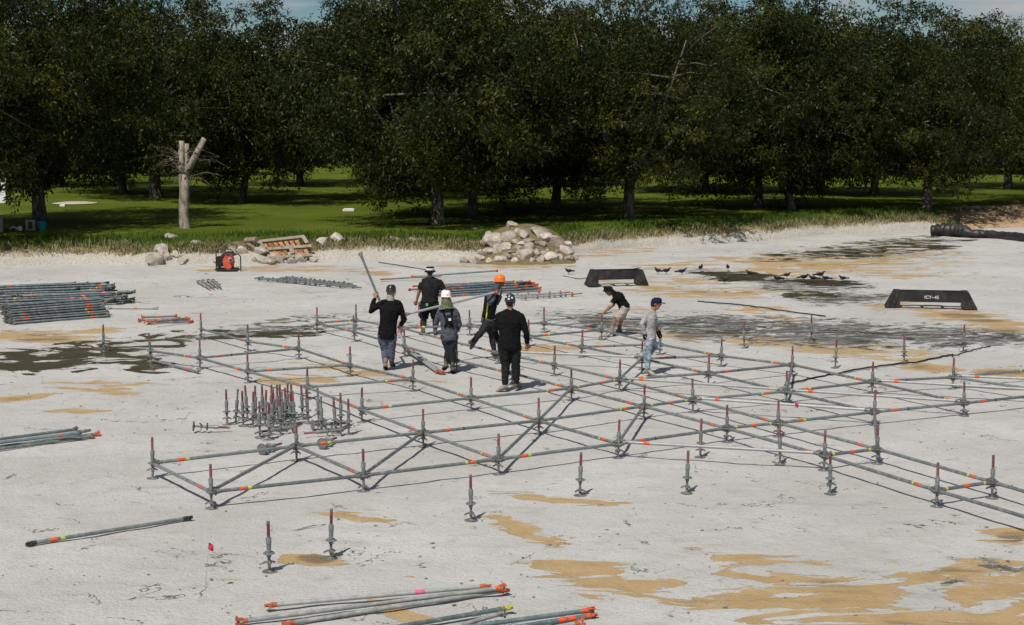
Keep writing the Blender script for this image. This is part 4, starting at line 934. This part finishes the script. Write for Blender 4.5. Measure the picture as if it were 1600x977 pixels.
def person(foot, J, face, head_face, g, label, bulk=1.0, lean_side=None):
    base = G(*foot); Y0 = base.y
    def q(k):
        v = J[k]; return P(v[0], v[1], Y0+(v[2] if len(v) > 2 else 0))-base
    f = Vector((*face, 0)).normalized(); side = Vector((f.y, -f.x, 0))          # person's right
    hf = Vector((*head_face, 0)).normalized(); hs = Vector((hf.y, -hf.x, 0))
    root = link('person', None, None, base); tag(root, label, 'person', 'scaffold workers')
    pel, che, nek, hd = q('pel'), q('che'), q('nek'), q('hd'); up = (nek-pel).normalized()
    sh = {s: q('sh'+s) if 'sh'+s in J else che+up*.10+side*(.185*(1 if s == 'R' else -1))*bulk for s in 'LR'}
    hip = {s: pel-up*.04+side*(.085*(1 if s == 'R' else -1))*bulk for s in 'LR'}
    el = {s: q('el'+s) for s in 'LR'}; wr = {s: q('wr'+s) for s in 'LR'}; kn = {s: q('kn'+s) for s in 'LR'}; an = {s: q('an'+s) for s in 'LR'}; to = {s: q('to'+s) for s in 'LR'}
    ha = {s: (q('ha'+s) if 'ha'+s in J else wr[s]+(wr[s]-el[s]).normalized()*.09) for s in 'LR'}
    wst = pel.lerp(che, .45)
    def torso(b, e, low=-.06, top=1.0):
        k = bulk
        pts = [pel+up*low, pel, wst, che, che.lerp(nek, .55), nek-up*.01]
        b.loft(pts, [(.155*k+e, .115*k+e), (.165*k+e, .12*k+e), (.145*k+e, .105*k+e), (.175*k+e, .12*k+e), (.125*k+e, .085*k+e), (.055+e, .055+e)], 18, side=side)
    def arm(b, s, e, t0=0.0, t1=1.0, cuff=0):
        ins = (sh[s]-che)*-1; ins.z = 0; ins = ins.normalized() if ins.length > .01 else side*0
        s0 = sh[s]+ins*.035
        pts = [s0+ins*.06+up*.012, s0, s0.lerp(el[s], .18), s0.lerp(el[s], .5), el[s], el[s].lerp(wr[s], .5), wr[s]]; rr = [.040, .050, .056, .050, .042, .039, .029]
        b.loft([nek-up*.005, nek.lerp(s0, .5)-up*.012, s0+up*.004, s0.lerp(el[s], .12)], [.042+e, .052+e, .046+e, .034+e], 10)
        if t1 < 1: pts, rr = pts[:4]+[sh[s].lerp(el[s], t1*1.75)], rr[:4]+[.052]
        b.loft(pts, [r*(.5+.5*bulk)+e for r in rr], 12)
    def leg(b, s, e, t1=1.0):
        pts = [hip[s]+up*.05, hip[s].lerp(kn[s], .35), kn[s], kn[s].lerp(an[s], .35), kn[s].lerp(an[s], .7), an[s]]; rr = [.092, .083, .060, .060, .046, .038]
        if t1 < 1: pts, rr = pts[:2]+[hip[s].lerp(kn[s], .95)], rr[:2]+[.078]
        b.loft(pts, [r*(.45+.55*bulk)+e for r in rr], 14)
    # body: one skin surface
    b = MB(); torso(b, -.018, -.04)
    for s in 'LR': arm(b, s, -.006); leg(b, s, -.012)
    hup = (hd-nek).normalized()*.35+Vector((0, 0, .65)); hup.normalize()
    b.loft([nek-up*.03, nek.lerp(hd, .5), hd-hup*.03], [.060, .055, .058], 12)
    hm = Matrix((hs, hf, hup)).transposed()
    b.ball(hd+hup*.02, (.074, .094, .105), 16, 12, hm); b.ball(hd+hf*.035-hup*.06, (.052, .052, .055), 12, 8, hm)
    b.loft([hd+hf*.085+hup*.02, hd+hf*.112-hup*.022, hd+hf*.092-hup*.034], [.010, .017, .012], 8)       # nose
    b.ball(hd+hf*.088-hup*.062, (.024, .012, .009), 8, 6, hm)                                               # lips
    for sg in (1, -1): b.ball(hd+hs*(.077*sg)-hf*.005, (.012, .020, .032), 8, 6, hm)                         # ears
    for s in 'LR':
        sg = 1 if s == 'R' else -1
        d = (ha[s]-wr[s]).normalized(); pn = side.cross(d); pn = pn.normalized() if pn.length > .1 else f; acr = d.cross(pn).normalized()
        b.loft([wr[s], wr[s]+d*.03, wr[s]+d*.085], [.026, (.040, .016), (.042, .014)], 10, side=acr)
        for k in range(4):
            o_ = wr[s]+d*.082+acr*((k-1.5)*.0215); L = (.058, .070, .075, .062)[k]; curl = f*.6+Vector((0, 0, -.1))
            mid = o_+d*L*.5+pn*.004; tip = mid+(d*.6-pn*.8*sg).normalized()*L*.5
            b.loft([o_-d*.01, mid, tip], [.0095, .009, .0075], 6)
        tb_ = wr[s]+d*.03+acr*(.036*sg); b.loft([tb_, tb_+d*.03+acr*.022*sg, tb_+d*.06+acr*.02*sg-pn*.015*sg], [.012, .0105, .008], 6)
    link('body', fuse(b, 'body', M['skin'], .0085, 2), root)
    for sg in (1, -1):
        e = MB(); e.ball(hd+hs*(.030*sg)+hf*.084+hup*.02, (.012, .008, .008), 8, 6, hm); e.obj('eye', M['eye'], root, 2)
    # clothing
    b = MB(); torso(b, .012, g.get('hem', -.10))
    for s in 'LR': arm(b, s, .012, t1=1.0 if g['shirt'][1] == 'long' else .42)
    link('shirt', fuse(b, 'shirt', M[g['shirt'][0]], .014, 6, .010, 13, 3), root)
    b = MB(); b.loft([pel+up*.06, pel, pel-up*.09], [(.145*bulk-.004, .10*bulk-.004), (.158*bulk, .112*bulk), (.13*bulk, .10*bulk)], 18, side=side)
    for s in 'LR': leg(b, s, .012 if g['pants'][1] == 'long' else .02, 1.0 if g['pants'][1] == 'long' else .9)
    link('trousers', fuse(b, 'trousers', M[g['pants'][0]], .013, 3, .011, 15, 8), root)
    for s in 'LR':
        b = MB(); d = to[s]-an[s]; d.z *= .6; dn = d.normalized(); ln = max(.17, min(.2, d.length)); dwn = (Vector((0, 0, -1)) if abs(dn.z) < .6 else f)
        heel = an[s]-dn*.065+dwn*.055; ball_ = an[s]+dn*ln*.75+dwn*.060; tip = an[s]+dn*(ln+.02)+dwn*.068
        wv = dn.cross(dwn).normalized()
        b.loft([heel, an[s]+dwn*.035, an[s]+dn*.07+dwn*.042, ball_, tip], [(.034, .030), (.042, .046), (.046, .043), (.050, .030), (.032, .020)], 12, side=wv)
        b.loft([an[s]+dwn*.04, an[s]-dwn*.02, an[s]-dwn*.09+(kn[s]-an[s]).normalized()*.02], [.048, .047, .050], 12)
        sh_ = link('shoe', fuse(b, 'shoe', M[g['shoe'][0 if s == 'L' else -1]], .010, 2, .003, 30), root)
        sb = MB(); sb.loft([heel+dwn*.024-dn*.01, an[s]+dwn*.078, ball_+dwn*.026, tip+dwn*.014], [(.036, .011), (.042, .011), (.053, .011), (.034, .010)], 10, side=wv); sb.obj('sole', M['c_black2'] if g['shoe'][0] != 'c_palebt' else M['c_boot'], sh_, True)
        if g.get('glove') and s in g['glove']:
            b = MB(); d2 = (ha[s]-wr[s]).normalized(); b.loft([wr[s]-d2*.02, wr[s]+d2*.04, wr[s]+d2*.10, wr[s]+d2*.145], [.036, (.05, .03), (.05, .032), (.035, .028)], 12); link('glove', fuse(b, 'glove', M['c_black'], .009, 2), root)
        if g.get('sleeves'):
            b = MB(); b.loft([sh[s].lerp(el[s], .55), el[s], el[s].lerp(wr[s], .5), wr[s]], [.052, .048, .044, .034], 12); link('sleeve', fuse(b, 'sleeve', M[g['sleeves']], .012, 2), root)
        if g.get('kneepad'):
            b = MB(); b.loft([kn[s].lerp(an[s], .05), kn[s].lerp(an[s], .5), kn[s].lerp(an[s], .8)], [.080, .074, .062], 12); link('shin_guard', fuse(b, 'shin_guard', M['c_char'] if g['kneepad'] is True else M[g['kneepad']], .012, 2, .006), root)
    if g.get('vest'):
        b = MB(); b.loft([pel+up*.04, wst, che, che.lerp(nek, .6)], [(.182*bulk, .138*bulk), (.168*bulk, .130*bulk), (.198*bulk, .146*bulk), (.165*bulk, .118*bulk)], 18, side=side)
        vst = link('vest', fuse(b, 'vest', M[g['vest']], .014, 3, .008, 14), root)
        if g.get('piping'):
            for sg in (1, -1):
                b = MB(); pts = [pel+up*.05+side*(.15*sg)-f*.075, wst+side*(.145*sg)-f*.09, che+side*(.165*sg)-f*.10, che.lerp(nek, .6)+side*(.125*sg)-f*.085]; b.loft(pts, [(.014, .008)]*4, 6); b.obj('reflective_strip', M[g['piping']], vst, True)
    if g.get('harness'):
        hz_ = link('harness', None, root)
        for sg in (1, -1):
            b = MB(); b.loft([che.lerp(nek, .75)+side*(.09*sg)+f*.06, che.lerp(nek, .8)+side*(.10*sg)-f*.075, che+side*(.06*sg)-f*.145*bulk, wst-side*(.09*sg)-f*.128*bulk], [(.022, .006)]*4, 6, side=side); b.obj('strap', M['c_black'], hz_, True)
        b = MB(); b.ball(wst.lerp(che, .75)-f*.16*bulk, (.075, .05, .10), 12, 8); b.obj('pouch', M['c_black2'], hz_, True)
        b = MB(); b.box(wst.lerp(che, .8)-f*.215*bulk+side*.03, (.05, .012, .05)); b.obj('buckle', M['c_white'], hz_)
    if g.get('belt'):
        b = MB(); b.loft([pel+up*.015, pel+up*.075], [(.182*bulk, .14*bulk), (.178*bulk, .136*bulk)], 20, side=side); bt = b.obj('tool_belt', M['c_black'], root, True)
        for sg, s_ in ((-.12, .06), (.13, .075)):
            b = MB(); b.box(pel-f*.135*bulk+side*sg*bulk-up*.03, (.10, .06, .14)); b.obj('pouch', M['c_black2'], bt)
        if g['belt'] == 'tag': b = MB(); b.box(pel-f*.165*bulk-side*.05+up*.02, (.055, .012, .065)); b.obj('green_tag', M['green_tag'], bt)
        b = MB(); h0 = pel-side*(.20*bulk)-up*.02; b.loft([h0+up*.05, h0-up*.26], [.016, .018], 8); b.loft([h0+up*.05-f*.07, h0+up*.05+f*.07], [.02, .02], 8); b.obj('hammer', M['redpaint'], bt, True)
    # head gear
    kind, hmname = g['hat']; top = hd+hup*.055
    def hlathe(nm, prof, mat, n=20, sx=1.0, sy=1.16, par=None, off=Vector((0, 0, 0))):
        b = MB(); b.lathe([(r, z) for r, z in prof], n, (0, 0, 0)); b.v = [tuple(top+off+hm @ Vector((v[0]*sx, v[1]*sy, v[2]))) for v in b.v]; return b.obj(nm, mat, par or root, True)
    if kind == 'helmet':
        h_ = hlathe('helmet', [(.094, -.035), (.108, -.037), (.108, -.028), (.099, -.02), (.098, .02), (.088, .06), (.062, .088), (.025, .100), (.004, .101)], M[hmname])
        b = MB(); b.loft([top-hup*.03+hf*.10, top-hup*.034+hf*.145], [(.082, .008), (.05, .006)], 12, side=hs); b.obj('peak', M[hmname], h_, True)
        b = MB(); b.loft([top+hf*.11-hup*.0, top+hf*.06+hup*.088, top+hup*.104, top-hf*.06+hup*.088, top-hf*.112], [(.014, .008)]*5, 8, side=hs); b.obj('ridge', M[g.get('ridge', hmname)], h_, True)
        for sg in (1, -1):
            b = MB(); b.loft([top+hs*(.09*sg)-hup*.03, hd+hs*(.076*sg)-hup*.06+hf*.03, hd-hup*.115+hf*.055], [(.008, .004)]*3, 6); b.obj('chin_strap', M['c_black'] if hmname != 'white_hat' else M['c_white'], h_, True)
        if g.get('stickers'):
            for a_, e_ in ((-.9, .35), (-2.2, .5), (-1.55, .15), (-2.9, .3), (.2, .4), (-1.5, .8)):
                dd = hm @ Vector((math.cos(a_)*math.cos(e_), math.sin(a_)*math.cos(e_)*1.16, math.sin(e_))); b = MB(); n_ = dd.normalized(); b.loft([top+dd*.094, top+dd*.104], [.022, .020], 8); b.obj('sticker', M[g['stickers']], h_, True)
    elif kind == 'bucket':
        h_ = hlathe('bucket_hat', [(.135, -.055), (.138, -.050), (.100, -.01), (.094, .05), (.086, .062), (.004, .066)], M[hmname])
        if g.get('stickers'):
            hlathe('hat_print', [(.1015, -.012), (.1025, -.008), (.0985, .03), (.0965, .034)], M[g['stickers']], par=h_)
    elif kind == 'cap':
        h_ = hlathe('cap', [(.088, -.035), (.092, -.03), (.092, .01), (.082, .045), (.052, .068), (.004, .075)], M[hmname])
        b = MB(); b.loft([top-hup*.028+hf*.09, top-hup*.036+hf*.14, top-hup*.045+hf*.185], [(.080, .006), (.078, .005), (.045, .004)], 14, side=hs); b.obj('brim', M[hmname], h_, True)
    if g.get('gaiter'):
        mt, face_cov, drape = g['gaiter']
        b = MB(); b.loft([nek-up*(.05 if drape else .01), nek.lerp(hd, .5), hd-hup*.045+hf*.01] + ([hd-hup*.01+hf*.018] if face_cov else []), [(.125 if drape else .088, .115 if drape else .085), (.095 if drape else .072, .10 if drape else .075), (.078, .088)]+([(.083, .106)] if face_cov else []), 16, side=hs)
        if drape: b.loft([nek-up*.07-f*.03, nek-up*.02-f*.02, hd-hup*.02-hf*.02], [(.17, .13), (.135, .12), (.09, .10)], 16, side=hs)
        link('neck_gaiter', fuse(b, 'neck_gaiter', M[mt], .010, 2, .006, 20), root)
    else:
        b = MB(); b.ball(hd-hf*.022+hup*.012, (.079, .086, .098), 14, 10, hm); b.obj('hair', M['hair'], root, 2)
    if g.get('shades'):
        b = MB(); b.loft([hd-hs*.072+hf*.055+hup*.02, hd-hs*.04+hf*.098+hup*.02, hd+hs*.04+hf*.098+hup*.02, hd+hs*.072+hf*.055+hup*.02], [(.018, .006)]*4, 8, side=(0, 0, 1)); b.obj('sunglasses', M['black_hat'], root, True)
    return root, dict(base=base, ha=ha, wr=wr, f=f)

person((606,578), dict(hd=(611,456.5), nek=(610,469), che=(609,484), pel=(605,522), shL=(594,473), shR=(626,474), elL=(579,487,.10), wrL=(586,466,.22), haL=(588.5,459,.25), elR=(632,500,.05), wrR=(626,508,.28),
        knL=(601,547,.05), knR=(612,547,.02), anL=(602,568,-.02), anR=(612,566,.08), toL=(603,574,.2), toR=(616,568,.32)), (.05, 1), (.1, 1),
       dict(shirt=('c_black', 'long'), pants=('c_jean', 'long'), shoe=('c_pinkshoe', 'c_char'), hat=('helmet', 'black_hat'), gaiter=('c_grey', False, False), stickers=None, ridge='c_grey', hem=-.10), 'worker in black sweater and jeans holding a tube upright over his shoulder', 1.12)
person((669,523), dict(hd=(672,425), nek=(672,434), che=(673,447), pel=(671,476), elL=(655,455,.05), wrL=(651,470,.12), elR=(694,456,.05), wrR=(694,470,.2), shL=(658,440), shR=(690,441),
        knL=(662,499,.05), knR=(681,499,.05), anL=(661,516,-.02), anR=(680,517,.04), toL=(657,521,.10), toR=(682,519,.26)), (.0, 1), (.1, 1),
       dict(shirt=('c_black2', 'short'), pants=('c_black', 'short'), shoe=('c_boot',), hat=('bucket', 'c_black'), stickers='c_white', belt='tag', kneepad='c_char', hem=-.05), 'stocky worker in black T-shirt, bucket hat and tool belt', 1.22)
person((702,583), dict(hd=(697,465), nek=(698,478), che=(700,494), pel=(702,524), shL=(685,486,.03), shR=(715,487), elL=(681,506,.14), wrL=(688,492,.34), haL=(690,483,.38), elR=(718,508,.06), wrR=(714,516,.3),
        knL=(701,549,.06), knR=(706,549,.05), anL=(697,569,.02), anR=(707,574,-.02), toL=(693,575,.14), toR=(709,580,.17)), (-.05, 1), (-.25, 1),
       dict(shirt=('c_slate', 'long'), pants=('c_char', 'long'), shoe=('c_boot',), hat=('helmet', 'white_hat'), ridge='c_black', gaiter=('camo', False, True), harness=True, kneepad='c_black2', hem=-.10), 'worker in white helmet, camouflage neck cover and slate jacket with harness', .98)
person((770,561), dict(hd=(780,441), nek=(774,453), che=(768,466), pel=(762,500), shR=(764,459,-.10), shL=(774,459,.14), elR=(766,476,-.22), wrR=(772,463,-.16), haR=(776,458,-.12), elL=(778,474,.28), wrL=(782,462,.22),
        knR=(753,518,-.08), knL=(769,524,.10), anR=(738,535,-.05), anL=(772,549,.10), toR=(732,548,-.05), toL=(779,553,.12)), (1, .25), (1, .05),
       dict(shirt=('c_slate', 'long'), pants=('c_char', 'long'), shoe=('c_boot',), hat=('helmet', 'orange_hat'), gaiter=('c_slate', True, False), vest='c_black', piping='hiviz', hem=-.09), 'striding worker in orange helmet and dark vest carrying a tube', 1.03)
person((795,611), dict(hd=(797,472), nek=(797,484), che=(797,502), pel=(796,540), shL=(777,493), shR=(817,494), elL=(773,518,.08), wrL=(778,533,.32), elR=(822,520,.0), wrR=(824,537,.08), haR=(823.5,544,.1),
        knL=(790,570,.05), knR=(806,570,.05), anL=(789,602,0), anR=(807,599,.06), toL=(778,608,.02), toR=(812,601,.18)), (-.15, 1), (.25, 1),
       dict(shirt=('c_black', 'long'), pants=('c_black2', 'long'), shoe=('c_palebt', 'c_boot'), hat=('helmet', 'black_hat'), stickers='c_white', hem=-.07), 'heavy-set worker all in black with his back turned, nearest the camera', 1.28)
person((962,524), dict(hd=(952,455.5,-.06), nek=(959,459,-.02), che=(966,464), pel=(976,480), shL=(961,466,-.16), shR=(963,463,.16), elL=(954,478,-.22), elR=(958,476,.12), wrL=(944,488,-.08), wrR=(945,487,.06), haL=(940.5,492,-.02), haR=(941,491,.03),
        knL=(961,499,-.12), knR=(971,498,.12), anL=(956,516,-.1), anR=(968,515,.12), toL=(950,521,-.16), toR=(962,518,.05)), (-1, -.25), (-1, -.5),
       dict(shirt=('c_black', 'short'), pants=('c_khaki', 'short'), shoe=('c_palebt', 'c_boot'), hat=('bucket', 'c_black'), sleeves='sleeve_skin', shades=True, hem=-.04), 'man in black T-shirt and khaki shorts bent over setting a base jack', 1.02)
person((1014,586), dict(hd=(1025,475), nek=(1020,485), che=(1017,496), pel=(1015,527), shR=(1010,491,-.12), shL=(1021,491,.14), elR=(1003,507,-.16), wrR=(1007,523,-.14), haR=(1011,530,-.12), elL=(1024,509,.24), wrL=(1028,518,.2),
        knR=(1012,550,-.08), knL=(1028,546,.1), anR=(1012,577,-.06), anL=(1000,556,.08), toR=(1019,581,-.1), toL=(994,566,.08)), (1, -.1), (1, -.25),
       dict(shirt=('c_grey', 'long'), pants=('c_lightjean', 'long'), shoe=('c_palebt',), hat=('cap', 'c_navy'), glove='RL', hem=-.06), 'walking man in grey long-sleeved shirt, ripped light jeans and navy cap', 1.0)
# tubes in hand
y1 = G(606,578).y
a, c = P(562,394,y1+.32), P(612,516,y1+.22); tag(ledger(a, c, None, 'scaffold_tube', 'galv', .05, (), 'orange_head', 'cast'), 'tube held upright by the worker in black sweater', 'scaffold tube')
y3, y4 = G(702,583).y, G(770,561).y
a, c = P(632,492,y3+.42), P(778,456,y4-.15); tag(ledger(a, c, None, 'scaffold_tube', 'silver', .03, (), 'orange_head', 'cast'), 'long tube carried on the shoulder by the orange-helmeted worker', 'scaffold tube')
